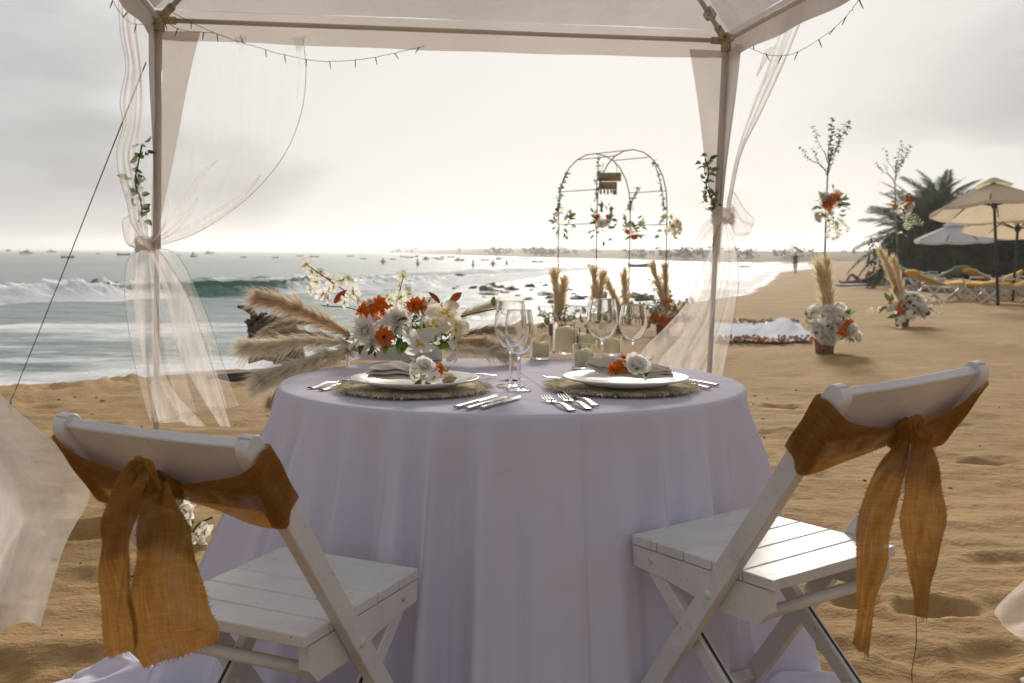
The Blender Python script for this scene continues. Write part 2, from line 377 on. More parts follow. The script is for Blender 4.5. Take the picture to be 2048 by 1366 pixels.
def crom(P, n):
    """Catmull-Rom resample to n points"""
    P = [Vector(p) for p in P]; k = len(P) - 1; out = []
    for i in range(n):
        q = i / (n - 1) * k; a = min(int(q), k - 1); t = q - a
        p0, p1, p2, p3 = P[max(a - 1, 0)], P[a], P[a + 1], P[min(a + 2, k)]
        out.append(.5 * ((2 * p1) + (p2 - p0) * t + (2 * p0 - 5 * p1 + 4 * p2 - p3) * t * t + (3 * p1 - p0 - 3 * p2 + p3) * t ** 3))
    return out
def frame(n, roll=0.):
    """rotation whose Z axis is n"""
    return Vector(n).to_track_quat('Z', 'Y').to_matrix().to_4x4() @ Matrix.Rotation(roll, 4, 'Z')
def place(p, n, s, roll=None):
    return Matrix.Translation(p) @ frame(n, random.uniform(0, 6.28) if roll is None else roll) @ Matrix.Scale(s, 4)
# ================================================================== THE SETTING
SEA_Z = -.35
SHORE = np.array([(-60, -40), (-30, -8), (-12, 6.5), (-5.4, 11.3), (-4.3, 12.3), (-3.1, 12.9), (-1.6, 16), (.4, 22.2), (3.5, 28.5), (8.0, 37.5), (12.6, 54), (19.5, 80), (33, 112), (38, 140), (33, 165), (4, 290), (-40, 530), (-210, 1400), (-700, 3200), (-1500, 7000)], float)
def shore_s(x, y):
    """signed distance to the waterline, positive on the land side"""
    x = np.asarray(x, float); y = np.asarray(y, float); best = np.full(x.shape, 1e18); sg = np.zeros(x.shape)
    for a, b in zip(SHORE[:-1], SHORE[1:]):
        d = b - a; t = np.clip(((x - a[0]) * d[0] + (y - a[1]) * d[1]) / (d @ d), 0, 1)
        ex = x - a[0] - t * d[0]; ey = y - a[1] - t * d[1]; q = ex * ex + ey * ey; c = d[0] * ey - d[1] * ex
        m = q < best; best = np.where(m, q, best); sg = np.where(m, np.where(c < 0, 1., -1.), sg)
    return np.sqrt(best) * sg
FOOT = []   # x, y, half-length, half-width, angle, depth
def foot(px, py, l, w, a, d): p = gnd(px, py, 0); FOOT.append((p.x, p.y, l, w, a, d))
foot(1870, 1215, .13, .085, .1, .07); foot(1965, 925, .14, .07, -.3, .055); foot(1715, 1200, .09, .07, .3, .05); foot(1560, 815, .16, .08, .1, .05)
foot(1510, 915, .10, .07, 0, .05); foot(1625, 862, .16, .08, .3, .04); foot(175, 1060, .15, .12, .2, .12); foot(1980, 1310, .12, .08, .5, .04); foot(2010, 1120, .16, .08, .3, .03)
foot(1800, 1300, .12, .08, -.6, .025); foot(1650, 1300, .1, .08, .3, .035); foot(90, 1330, .4, .12, .1, .05); foot(1545, 865, .12, .07, .4, .04); foot(1900, 850, .14, .08, .1, .045)
_r = np.random.default_rng(11)
for k in range(230):
    y = 2.3 + 17 * _r.random() ** 1.5; x = (_r.random() - .42) * (1.2 + y * 1.15)
    FOOT.append((x, y, .10 + .09 * _r.random(), .05 + .05 * _r.random(), _r.random() * 3.14, .012 + .022 * _r.random()))
for k in range(230):   # trampled strip by the water
    q = _r.random(); a = SHORE[3] * (1 - q) + SHORE[7] * q; FOOT.append((a[0] + .8 + 3.2 * _r.random(), a[1] - 1.2 - 2.0 * _r.random(), .12 + .16 * _r.random(), .08 + .1 * _r.random(), _r.random() * 3, .03 + .05 * _r.random()))
def ground_z(x, y, detail=True):
    x = np.atleast_1d(np.asarray(x, float)); y = np.atleast_1d(np.asarray(y, float)); s = shore_s(x, y)
    z = np.where(s < 0, SEA_Z + np.maximum(s * .09, -6), SEA_Z + .25 * sstep(-.2, 2.6, s) + .10 * sstep(2.0, 7, s))
    inl = sstep(.3, 3.5, s); z = z + .07 * inl * fbm(x * .16 + 3, y * .16, 3) * sstep(4, 9, np.hypot(x, y - 3))
    z = z + inl * .25 * sstep(12, 60, s) * (fbm(x * .05, y * .05, 3) + .3)
    if detail:
        rough = np.exp(-((s - 2.2) / 1.7) ** 2); near = 1 - sstep(30, 70, np.hypot(x, y))
        z = z + near * sstep(-.2, .6, s) * (.016 * fbm(x * 1.7, y * 2.3, 4) + .013 * fbm(x * 5, y * 8, 3) * (1 + 2.0 * rough) - .030 * np.abs(fbm(x * 1.9 + 4, y * 2.9, 4, .55)) * (.35 + .65 * sstep(-.1, .25, fbm(x * .5, y * .5 + 8, 2))) + .05 * rough * fbm(x * 1.4 + 9, y * 1.4, 4, .6))
        for fx, fy, l, w, a, d in FOOT:
            d = d * (.7 if fy < 6 else 1.)
            m = np.abs(x - fx) + np.abs(y - fy) < 1.0
            if not m.any(): continue
            c, sn = math.cos(a), math.sin(a); u = ((x[m] - fx) * c + (y[m] - fy) * sn) / l; v = (-(x[m] - fx) * sn + (y[m] - fy) * c) / w
            q = u * u + v * v; z[m] += -d * np.exp(-q ** 2 * .9) + d * .26 * np.exp(-((np.sqrt(q) - 1.35) / .32) ** 2)
        c = np.hypot(x - .54, y - 2.3); z = z + .030 * (1 - sstep(.25, .75, c))       # hump under one chair
    return z
def gz(x, y): return float(ground_z(x, y)[0])
def polar(rings, th):
    rr, tt = np.meshgrid(rings, th, indexing='ij'); x = (rr * np.sin(tt)).ravel(); y = (rr * np.cos(tt)).ravel(); n, k = len(rings), len(th)
    i = np.arange(n - 1)[:, None] * k; j = np.arange(k)[None, :]; j2 = (j + 1) % k
    f = np.stack([i + j, i + k + j, i + k + j2, i + j2], -1).reshape(-1, 4)
    return x, y, f
def geo(a, b, q): n = int(math.log(b / a) / math.log(1 + q)) + 1; return a * (b / a) ** (np.arange(n) / n)
TH = np.concatenate([np.arange(-34, 34, .2), np.arange(34, 326, 4.)]) * math.pi / 180
def sheet(name, x, y, z, f, mat, kind='structure', **attrs):
    b = MB(); b.v = np.stack([x, y, z], 1).tolist(); b.f = f.tolist(); b.m = [0] * len(b.f)
    return b.build(name, mat, attrs=attrs, kind=kind)
x, y, f = polar(np.concatenate([np.linspace(.05, 1.3, 8)[:-1], geo(1.3, 9, .0085), geo(9, 40, .018), geo(40, 7000, .06), [7000]]), TH)
s = shore_s(x, y)
sand = sheet('sand', x, y, ground_z(x, y), f, 'sand', wet=1 - sstep(-.1, .55, s + .35 * fbm(x * .8, y * .8, 3)))
tag(sand, 'golden beach sand with footprints and ripples')

# ---- sea
x, y, f = polar(np.concatenate([geo(6, 90, .014), geo(90, 9000, .05), [9000]]), TH)
s = -shore_s(x, y); dist = np.hypot(x, y)
WAVE = [(-30, 6), (-22, 17), (-14, 29.3), (-10.1, 34.9), (-6, 40), (-1.5, 50), (2.5, 70.7), (5, 88)]
wl = crom([(a, b, 0) for a, b in WAVE], 260)
wp = np.array([(p.x, p.y) for p in wl])
z = SEA_Z + .05 * fbm(x * .25, y * .25, 3) * sstep(.5, 6, s) * (1 - sstep(200, 900, dist)) + .05 * fbm(x * .7, y * 1.1, 4, .6) * (1 - sstep(30, 110, dist))
far_swell = np.exp(-((s - 62 - 6 * fbm(x * .03, y * .03, 2)) / 4) ** 2); z = z + .22 * far_swell * (1 - sstep(120, 300, dist))
foam = .76 * (1 - sstep(16, 36, s)) * (.75 + .7 * fbm(x * .10, y * .25, 3)) + .55 * (1 - sstep(.2, 2.2, s)) + .18 * sstep(.2, .7, far_swell)
sea = sheet('sea', x, y, z, f, 'sea_water', foam=np.clip(foam, 0, 1), face=np.zeros(len(x)))
tag(sea, 'grey green sea with foam running up the beach')
# ---- the breaking wave: a swept, noisy breaker
prof = [(-1.9, -.06), (-1.3, .05), (-.8, .16), (-.5, .36), (-.3, .62), (-.16, .86), (-.02, 1.0), (.22, 1.04), (.55, .96), (1.0, .78), (1.6, .55), (2.4, .3), (3.3, .12), (4.4, -.05)]
_q = np.linspace(0, 1, 46); prof = [(float(np.interp(a, np.linspace(0, 1, len(prof)), [c for c, z in prof])), float(np.interp(a, np.linspace(0, 1, len(prof)), [z for c, z in prof]))) for a in _q]
def wave_mesh(name, path, hf, gf, n, label, seed):
    P = crom(path, n); vs = []; fo = []; fa = []
    for i, p in enumerate(P):
        t = (P[min(i + 1, n - 1)] - P[max(i - 1, 0)]).normalized(); nrm = Vector((-t.y, t.x, 0)); q = i / (n - 1); h = hf(p, q); g = gf(p)
        for (c, zz) in prof:
            w = 0 if c < -1 or c > 2 else 1
            k = w * min(1, (c + 1) * 2) * h * (.55 * float(fbm(i * .13 + seed, c * 2.2, 5, .62)) + .30 * abs(float(vnoise(i * .42, c * 6 + seed))) - .05) * (1 - .85 * g)
            zz = zz if c > 0 else zz * g + (1 - g) * max(-.06, (c + 1.5) / 1.5 * (1.0 + .25 * math.sin((c + 1.5) * 2)))
            vs.append((p.x + nrm.x * (c * h * 1.55 + k * .9), p.y + nrm.y * (c * h * 1.55 + k * .9), SEA_Z + h * zz + k))
            front = 1 if c < .3 else max(0., 1 - (c - .3) / 1.5)
            fo.append(max(0, min(1, front * 1.05 * (1 - g) + (.75 if -.2 < c < .25 and g > .2 else 0) + (.55 if c < -.4 else 0)))); fa.append(g if c < .7 else g * .3)
    m = len(prof); b = MB(); b.add(vs, [(i * m + j, i * m + j + 1, (i + 1) * m + j + 1, (i + 1) * m + j) for i in range(n - 1) for j in range(m - 1)])
    return tag(b.build(name, 'sea_water', attrs=dict(foam=fo, face=fa), kind='structure'), label)
def hmain(p, q):
    h = np.interp(p.y, [6, 29, 35, 40, 50, 71, 88], [.22, .38, .52, .42, .30, .18, .02]); return float(h * (1 + .28 * float(fbm(p.y * .35, 2.2, 2))))
def gmain(p): return float(np.interp(p.y, [28, 31.2, 32.4, 34.2, 36.4, 37.6, 38.6, 39.6, 42], [0, .1, .55, .95, .95, .5, .1, .25, 0]))
wave_mesh('sea_wave', [(a, b, 0) for a, b in WAVE], hmain, gmain, 760, 'breaking wave with white foam and a green glassy face', 3.)
wave_mesh('sea_wave', [(-9, 62, 0), (-2, 70, 0), (4, 82, 0), (9, 98, 0)], lambda p, q: .26 * math.sin(math.pi * q) + .02, lambda p: 0., 140, 'low line of white water behind the breaking wave', 40.)

# ---- far land across the bay, with its scrub
def land_strip():
    vs = []; fs = []; P = crom([(-200, 1350, 0), (-110, 900, 0), (-40, 530, 0), (4, 290, 0), (20, 225, 0), (33, 165, 0), (44, 150, 0), (75, 140, 0), (130, 130, 0), (260, 120, 0)], 420); n = len(P)
    for i, p in enumerate(P):
        t = (P[min(i + 1, n - 1)] - P[max(i - 1, 0)]).normalized(); nr = Vector((t.y, -t.x, 0)); nr = nr if nr.y > 0 else -nr
        d = math.hypot(p.x, p.y); a = (p.x / p.y) * FPX + 1024
        top = np.interp(a, [690, 730, 800, 840, 930, 1000, 1100, 1300, 1480, 1650, 1760, 2200], [1.5, 4, 5, 9.5, 9, 6.5, 6.0, 5.2, 4.2, 6.5, 11, 14])
        h = CAM_H + (top + 3.0 * float(fbm(a * .035, 3.3, 4))) * d / FPX * .62 - SEA_Z
        w = 8 + d * .12
        for c, zz in ((-1.0, -.3), (0, .12), (w * .15, .45 * h), (w * .3, .8 * h), (w * .5, h), (w, h * .9), (w * 2.5, h * .6)): vs.append((p.x + nr.x * c, p.y + nr.y * c, SEA_Z + zz))
    m = 7; return MB().add(vs, [(i * m + j, i * m + j + 1, (i + 1) * m + j + 1, (i + 1) * m + j) for i in range(n - 1) for j in range(m - 1)])
tag(land_strip().build('headland', 'headland_earth', kind='structure'), 'low sandy headland curving round the far side of the bay')
b = MB(); P = crom([(-180, 1250, 0), (-40, 530, 0), (4, 290, 0), (20, 225, 0), (33, 168, 0), (44, 152, 0), (75, 142, 0), (130, 132, 0)], 600)
for k in range(2300):
    q = random.random(); q = q ** .55
    if float(fbm(q * 46., 7.7, 3)) + .12 < random.random() * .45: continue
    p = P[min(599, int(q * 600))]; d = math.hypot(p.x, p.y); a = p.x / p.y * FPX + 1024
    if 1560 < a < 1620 and k % 3: continue
    lift = np.interp(a, [700, 840, 930, 1480, 1650, 1760], [3, 9, 9, 5, 9, 14]) * d / FPX
    s = d / FPX * random.choice((2.5, 3, 4, 5, 6, 9)); c = Vector((p.x + random.uniform(-2, 2), p.y + random.uniform(4, 22) * d / 200, SEA_Z + .6 + random.random() * (CAM_H + lift * .75)))
    for j in range(14):
        o = Vector((random.gauss(0, .55), random.gauss(0, .5), random.gauss(0, .38))) * s; n = Vector((random.gauss(0, 1), random.gauss(0, 1), random.gauss(0, 1))).normalized()
        u = n.orthogonal().normalized() * s * random.uniform(.2, .4); w = n.cross(u); b.add([c + o - u, c + o + w * .8, c + o + u, c + o - w * .8], [(0, 1, 2, 3)])
tag(b.build('treeline', 'scrub', smooth=False, kind='stuff'), 'hazy scrub and trees along the far shore', 'trees')

# ---- rocks in the shallows
def rock_mesh(seed):
    b = MB(); n, k = 12, 9
    for i in range(k):
        ph = math.pi * i / (k - 1)
        for j in range(n):
            a = 2 * math.pi * j / n; v = Vector((math.sin(ph) * math.cos(a), math.sin(ph) * math.sin(a), math.cos(ph)))
            r = 1 + .55 * float(fbm(v.x * 1.3 + seed + v.z, v.y * 1.3 + v.z * .7 + seed * 2, 4, .6)); b.v.append((v.x * r, v.y * r * .8, v.z * r * .45))
    for i in range(k - 1):
        for j in range(n): b.f.append((i * n + j, (i + 1) * n + j, (i + 1) * n + (j + 1) % n, i * n + (j + 1) % n)); b.m.append(0)
    return b
proto = [None] * 5
def rock(x, y, z, s, label, group, rz):
    k = random.randrange(5)
    if proto[k] is None: o = rock_mesh(k * 3.7 + 1).build('rock', 'rock', smooth=False); proto[k] = o
    else: o = inst(proto[k], 'rock')
    o.location = (x, y, z); o.scale = (s, s, s * random.uniform(.8, 1.3)); o.rotation_euler = (0, 0, rz); tag(o, label, 'rock', group)
    return o
random.seed(21)
for k in range(66):
    q = random.random(); px = 870 + 320 * q + random.gauss(0, 12); py = 560 + 42 * q + random.gauss(0, 8) * (.5 + q)
    if k > 56: px = random.uniform(1255, 1300); py = random.uniform(590, 602)
    p = gnd(px, max(py, 553), SEA_Z); sz = p.y / FPX * random.choice((4, 6, 8, 10, 13, 18)) * (.8 + .8 * q)
    rock(p.x, p.y, SEA_Z - sz * .02, sz, 'dark wet rock breaking the surface of the shallows beyond the table', 'rocks in the shallows', random.uniform(0, 6))

# ---- boats
def hull(b, L, B, H, sheer=.35, n=9):
    G = []
    for i in range(n):
        q = i / (n - 1); x = (q - .5) * L; w = B / 2 * (1 - max(0, (q - .45) / .55) ** 2.2) * (.82 if i == 0 else 1); hz = H * (1 + sheer * (2 * q - .7) ** 2)
        G.append([(x, -w * .05 - .001, -.25 * H), (x, w * .55, -.15 * H), (x, w * .9, .3 * H), (x, w, hz), (x, w * .86, hz), (x, w * .7, hz * .55), (x, 0, hz * .5)])
    b.grid(G); b.grid([[(x, -y, z) for x, y, z in r][::-1] for r in G])
    e = [Vector(p) for p in G[0][:4]]; b.add(e + [Vector((p.x, -p.y, p.z)) for p in e], [(0, 1, 5, 4), (1, 2, 6, 5), (2, 3, 7, 6)])
def boat_proto(kind):
    t = thing({'dinghy': 'rowing_boat', 'cruiser': 'motor_cruiser', 'fisher': 'fishing_boat'}[kind], '', 'boat')
    b = MB()
    if kind == 'dinghy':
        hull(b, 4.2, 1.5, .55); b.build('hull', 'boat_dark', t)
        for x in (-.9, .5): MB().box((x, 0, .42), (.28, 1.15, .05)).build('thwart', 'boat_white', t)
        MB().box((-2.15, 0, .62), (.28, .3, .62), bev=.05).build('outboard_motor', 'boat_dark', t)
    elif kind == 'cruiser':
        hull(b, 8, 2.6, 1.0, .3); b.build('hull', 'boat_white', t)
        c = MB().box((-.3, 0, 1.45), (3.4, 1.9, 1.0), bev=.15).build('cabin', 'boat_white', t)
        MB().box((-.2, 0, 1.62), (3.2, 1.93, .34), bev=.05).build('window', 'cabin_glass', c)
        MB().box((-.9, 0, 2.25), (1.7, 1.5, .55), bev=.12).build('flybridge', 'boat_white', t)
        b = MB(); b.tube([(-1.2, 0, 2.5), (-1.2, 0, 3.9)], .05, 6); b.tube([(-1.2, -.6, 3.3), (-1.2, .6, 3.3)], .03, 6); b.build('mast', 'boat_white', t)
        b = MB(); pts = [(3.9, 0, 1.75), (2.6, 1.0, 1.65), (1.6, 1.2, 1.6)]
        b.tube(pts, .03, 5); b.tube([(x, -y, z) for x, y, z in pts], .03, 5); b.build('rail', 'steel', t)
    else:
        hull(b, 5.5, 1.9, .8, .5); b.build('hull', 'boat_blue', t)
        c = MB().box((-.9, 0, 1.3), (1.3, 1.2, 1.3), bev=.08).build('wheelhouse', 'boat_white', t)
        MB().box((-.85, 0, 1.55), (1.33, 1.1, .4), bev=.04).build('window', 'cabin_glass', c)
        MB().tube([(.4, 0, .5), (.4, 0, 2.9)], .045, 6).build('mast', 'boat_dark', t)
        MB().box((-.9, 0, 2.0), (1.6, 1.4, .08), bev=.03).build('roof', 'boat_dark', t)
    return t
BP = {}
BL = {'dinghy': 'small dark open rowing boat moored offshore', 'cruiser': 'white cabin cruiser with mast moored offshore', 'fisher': 'small blue fishing boat with wheelhouse moored offshore'}
random.seed(5)
for px, py, w, kd, rz in [(18, 503, 9, 'fisher', 1.2), (52, 508, 27, 'cruiser', 3.1), (103, 505, 19, 'cruiser', .7), (136, 516, 25, 'dinghy', .1), (196, 508, 7, 'dinghy', 1.3), (246, 511, 28, 'dinghy', 3.0), (358, 511, 10, 'dinghy', .8), (389, 514, 11, 'fisher', 1.4),
        (418, 508, 21, 'cruiser', .2), (488, 515, 10, 'dinghy', .9), (551, 516, 13, 'dinghy', .4), (600, 513, 14, 'dinghy', .2), (628, 515, 20, 'dinghy', 3.0), (701, 513, 14, 'dinghy', .1), (727, 518, 12, 'dinghy', .5), (785, 519, 12, 'dinghy', .2),
        (806, 514, 13, 'dinghy', 3.2), (819, 516, 17, 'dinghy', .1), (834, 514, 9, 'fisher', .9), (853, 520, 13, 'fisher', 1.1), (869, 517, 12, 'dinghy', .3), (879, 519, 15, 'dinghy', 3.1), (884, 515, 9, 'fisher', .5), (902, 515, 15, 'dinghy', .1),
        (919, 522, 20, 'fisher', .2), (970, 521, 17, 'dinghy', 3.3), (998, 519, 15, 'fisher', .3), (1026, 523, 11, 'dinghy', .2), (1050, 518, 14, 'dinghy', .1), (1075, 525, 23, 'dinghy', 3.1), (1117, 523, 11, 'dinghy', .3), (1180, 533, 17, 'fisher', .3), (1278, 534, 44, 'dinghy', .1), (1490, 535, 21, 'dinghy', 3.0)]:
    hz = 503 + (px - 1024) * .00524; p = gnd(px, max(py, hz + 5.2), SEA_Z); L = w * p.y / FPX
    if kd not in BP: BP[kd] = o = boat_proto(kd)
    else: o = copy_tree(BP[kd])
    nat = {'dinghy': 4.2, 'cruiser': 8, 'fisher': 5.5}[kd] * (abs(math.cos(rz)) + .3 * abs(math.sin(rz))); k = L / nat
    o.location = (p.x, p.y, SEA_Z); o.scale = (k,) * 3; o.rotation_euler = (0, 0, rz); tag(o, BL[kd], 'boat', 'boats moored in the bay')

# ---- people (one skin each)
def skin_person(name, J, E, Rad, loc, rz, sc, mats, label, group=None, clothes=None):
    """J joints, E bones, Rad radii; the surface grows as one mesh; mats by height band"""
    me = bpy.data.meshes.new(name); names = list(J); me.from_pydata([J[k] for k in names], [(names.index(a), names.index(b)) for a, b in E], []); o = bpy.data.objects.new(name, me); COL.objects.link(o)
    o.modifiers.new('skin', 'SKIN'); o.modifiers.new('smooth', 'SUBSURF').levels = 2
    for i, k in enumerate(names):
        r = Rad[k]; sv = me.skin_vertices[0].data[i]; sv.radius = r if isinstance(r, tuple) else (r, r); sv.use_root = (i == 0)
    dg = bpy.context.evaluated_depsgraph_get(); ev = bpy.data.meshes.new_from_object(o.evaluated_get(dg)); o.modifiers.clear(); o.data = ev; ev.materials.clear()
    for q in mats: ev.materials.append(M[q])
    for p in ev.polygons: p.use_smooth = True; p.material_index = clothes(p.center) if clothes else 0
    o.location = loc; o.rotation_euler = (0, 0, rz); o.scale = (sc,) * 3; return tag(o, label, 'person', group)
J = dict(hip=(0, 0, .95), belly=(0, 0, 1.1), chest=(0, 0, 1.32), neck=(0, 0, 1.48), head=(0, .01, 1.6), crown=(0, 0, 1.7), ls=(-.18, 0, 1.4), le=(-.24, -.03, 1.14), lw=(-.22, .08, .9), lh=(-.21, .11, .82), rs=(.18, 0, 1.4), re=(.25, -.05, 1.14), rw=(.23, -.02, .9), rh=(.22, .02, .82),
         lk=(-.1, .12, .5), la=(-.1, .05, .08), lt=(-.1, .2, .04), lhip=(-.1, 0, .9), rhip=(.1, 0, .9), rk=(.1, -.06, .5), ra=(.1, -.25, .12), rt=(.1, -.12, .04))
E = [('hip', 'belly'), ('belly', 'chest'), ('chest', 'neck'), ('neck', 'head'), ('head', 'crown'), ('chest', 'ls'), ('ls', 'le'), ('le', 'lw'), ('lw', 'lh'), ('chest', 'rs'), ('rs', 're'), ('re', 'rw'), ('rw', 'rh'), ('hip', 'lhip'), ('lhip', 'lk'), ('lk', 'la'), ('la', 'lt'), ('hip', 'rhip'), ('rhip', 'rk'), ('rk', 'ra'), ('ra', 'rt')]
Rd = dict(hip=(.15, .11), belly=(.13, .1), chest=(.16, .11), neck=.055, head=.1, crown=.07, ls=.06, le=.045, lw=.032, lh=.035, rs=.06, re=.045, rw=.032, rh=.035, lhip=.09, lk=.06, la=.04, lt=.035, rhip=.09, rk=.06, ra=.04, rt=.035)
p = pt(1590, 553, 68); skin_person('person', J, E, Rd, (p.x, p.y, gz(p.x, p.y)), 2.6, .78, ['skin', 'dark_cloth', 'hair'], 'person in dark clothes walking on the sand beside the water', clothes=lambda c: 2 if c.z > 1.64 else (1 if .45 < c.z < 1.45 and abs(c.x) < .2 else 0))
# sunbather reclining on a towel, knees up, propped on elbows
J2 = dict(hip=(0, 0, .12), belly=(.2, 0, .16), chest=(.42, 0, .28), neck=(.55, 0, .42), head=(.62, 0, .52), crown=(.66, 0, .6), ls=(.46, .18, .32), le=(.56, .22, .06), lw=(.4, .26, .05), rs=(.46, -.18, .32), re=(.56, -.22, .06), rw=(.38, -.24, .05),
          lhip=(-.05, .1, .11), lk=(-.42, .12, .38), la=(-.62, .12, .06), lt=(-.76, .12, .1), rhip=(-.05, -.1, .11), rk=(-.5, -.12, .09), ra=(-.92, -.12, .06), rt=(-.98, -.12, .16))
E2 = [('hip', 'belly'), ('belly', 'chest'), ('chest', 'neck'), ('neck', 'head'), ('head', 'crown'), ('chest', 'ls'), ('ls', 'le'), ('le', 'lw'), ('chest', 'rs'), ('rs', 're'), ('re', 'rw'), ('hip', 'lhip'), ('lhip', 'lk'), ('lk', 'la'), ('la', 'lt'), ('hip', 'rhip'), ('rhip', 'rk'), ('rk', 'ra'), ('ra', 'rt')]
R2 = {k: v for k, v in Rd.items() if k in J2}
p = pt(1726, 568, 40.); z0 = gz(p.x, p.y) + .05
skin_person('person', J2, E2, R2, (p.x, p.y, z0), .1, 1., ['skin', 'dark_cloth', 'hair'], 'person reclining on a blue towel on the sand', clothes=lambda c: 2 if c.x > .6 and c.z > .5 else (1 if -.1 < c.x < .48 and c.z > .02 and abs(c.y) < .17 else 0))
b = MB(); G = [[Vector((p.x - 1.05 + 2.1 * i / 14, p.y - .5 + 1.0 * j / 6, 0)) for j in range(7)] for i in range(15)]
for r in G:
    for v in r: v.z = gz(v.x, v.y) + .03 + .012 * float(vnoise(v.x * 5, v.y * 5))
b.grid(G); tag(b.build('beach_towel', 'blue_towel', thick=.012), 'blue beach towel spread on the sand under the reclining person', 'towel')
bg_ = thing('beach_bag', 'rust coloured beach bag beside the reclining person', 'bag', (p.x + .62, p.y + .75, gz(p.x + .6, p.y + .75)))
b = MB(); b.lathe([(.0, 0), (.24, .0), (.28, .12), (.25, .3), (.2, .42), (.19, .42), (.18, .1)], 14); o = b.build('body', 'rust_cloth', bg_); o.scale = (1.2, .6, 1.2)
MB().tube(crom([(-.2, 0, .48), (-.12, 0, .66), (.12, 0, .66), (.2, 0, .48)], 10), .015, 6).build('handle', 'rust_cloth', bg_)
J3 = {k: J[k] for k in ('hip', 'belly', 'chest', 'neck', 'head', 'crown', 'ls', 'le', 'lw', 'rs', 're', 'rw')}; J3['le'] = (-.36, .02, 1.2); J3['re'] = (.36, .02, 1.2); J3['lw'] = (-.5, .1, 1.12); J3['rw'] = (.5, .1, 1.12)
for px, py in ((766, 528), (835, 532), (946, 534), (986, 533), (1013, 531)):
    p = gnd(px, py, SEA_Z); o = skin_person('person', J3, [e for e in E if e[0] in J3 and e[1] in J3], Rd, (p.x, p.y, SEA_Z - 1.0), random.uniform(0, 6), 1., ['skin', 'hair'], 'swimmer standing waist deep in the sea beyond the breakers', 'swimmers in the sea', clothes=lambda c: 1 if c.z > 1.62 else 0)

# ---- palms
def frond_mesh(seed, L=2.5):
    rr = random.Random(seed); b = MB(); n = 26; drop = .85 + .35 * rr.random(); ax = []
    for i in range(n): q = i / (n - 1); ax.append(Vector((L * q * (1 - .12 * q), .06 * math.sin(q * 3) * rr.uniform(.5, 1), L * (.42 * q - drop * .62 * q * q))))
    b.mi = 1; b.tube(ax[::3] + [ax[-1]], [.028 * (1 - .9 * i / 9) for i in range(len(ax[::3]) + 1)], 4); b.mi = 0
    for i in range(3, n):
        for k in range(3):
            q = (i + k * .33) / n; a = ax[i]; tg = (ax[min(i + 1, n - 1)] - ax[i - 1]).normalized()
            for sd in (-1, 1):
                l = .46 * math.sin(math.pi * (.12 + .8 * q)) ** .8 * rr.uniform(.8, 1.15); d = (tg * 1.0 + Vector((0, sd * .75, 0)) + Vector((0, 0, rr.uniform(.0, .3)))).normalized()
                s = tg.cross(d).normalized().cross(d).normalized() * .013; p0 = a + tg * (k * .028); e = p0 + d * l + Vector((0, 0, -.35 * l * rr.uniform(.6, 1)))
                m_ = p0 + d * l * .5; b.add([p0 - s * .5, p0 + s * .5, m_ + s, m_ - s, e], [(0, 1, 2, 3), (3, 2, 4)])
    return b
FR = []
for k in range(4): o = frond_mesh(k + 2).build('frond', ['palm_leaf', 'stem_dark'], smooth=False); FR.append(o.data); bpy.data.objects.remove(o)
def palm(px, d, trunk_h, nf, size, label, seed):
    rr = random.Random(seed); p = pt(px, 560, d); z0 = gz(p.x, p.y); t = thing('palm_tree', label, 'palm tree', (p.x, p.y, z0 - .1))
    prof = [(.34 * size * (1 + .3 * math.exp(-6 * q)) * (1 + .06 * (i % 2)), trunk_h * q) for i, q in enumerate(np.linspace(0, 1, 14))]; prof.append((.05, trunk_h + .15)); MB().lathe(prof, 12).build('trunk', 'palm_trunk', t)
    for k in range(nf):
        az = k * 2.39996 + rr.uniform(-.2, .2); el = 1.4 - 1.95 * (k / nf) ** .9 + rr.uniform(-.12, .12); s = size * rr.uniform(.85, 1.1) * (.9 if el < -.4 else 1)
        mt = Matrix.Translation((0, 0, trunk_h + .1 - .35 * k / nf)) @ Matrix.Rotation(az, 4, 'Z') @ Matrix.Rotation(-el, 4, 'Y') @ Matrix.Rotation(rr.uniform(-.6, .6), 4, 'X') @ Matrix.Scale(s, 4)
        inst(FR[k % 4], 'frond', t, mt)
    return t
palm(1838, 36, 1.45, 74, .94, 'bushy date palm with low drooping fronds behind the flower stands', 1)
palm(1872, 39, 1.95, 66, 1.0, 'taller date palm with upright spiky fronds behind the white parasols', 2)
palm(1945, 42, .9, 80, 1.0, 'dark date palm standing behind the white parasols', 3)
palm(2000, 38, .6, 84, .95, 'low dense palm behind the cream parasol', 4)
palm(2075, 40, 1.0, 76, 1.05, 'low dark palm beyond the second cream parasol', 5)
# hedge behind the loungers: individual dark shrubs
random.seed(8)
for k, (px, d, w, h) in enumerate([(1790, 44, 2.2, 1.8), (1880, 45, 2.6, 2.2), (1960, 46, 2.6, 2.5), (2040, 45, 2.6, 2.6), (2110, 44, 2.6, 2.6)]):
    p = pt(px, 560, d); z0 = gz(p.x, p.y); t = thing('shrub', 'dark leafy shrub in the row behind the palms', 'shrub', (p.x, p.y, z0), group='dark shrubs behind the palms'); b = MB()
    for j in range(900):
        v = Vector((random.gauss(0, 1), random.gauss(0, 1), random.gauss(0, 1))).normalized() * random.random() ** .4; c = Vector((v.x * w * .5, v.y * w * .35, h * .5 + v.z * h * .5))
        c *= 1 + .15 * math.sin(j * 1.7); dr = Vector((random.gauss(0, 1), random.gauss(0, 1), random.gauss(.2, 1))); b.petal(c, dr, (random.random(), .3, 1), random.uniform(.16, .3), .11, nl=2)
    b.build('crown', 'hedge_leaf', t, smooth=False); b = MB()
    for j in range(4): b.tube([(0, 0, 0), (random.uniform(-.4, .4), random.uniform(-.3, .3), h * .6)], [.05, .02], 5)
    b.build('trunk', 'palm_trunk', t)

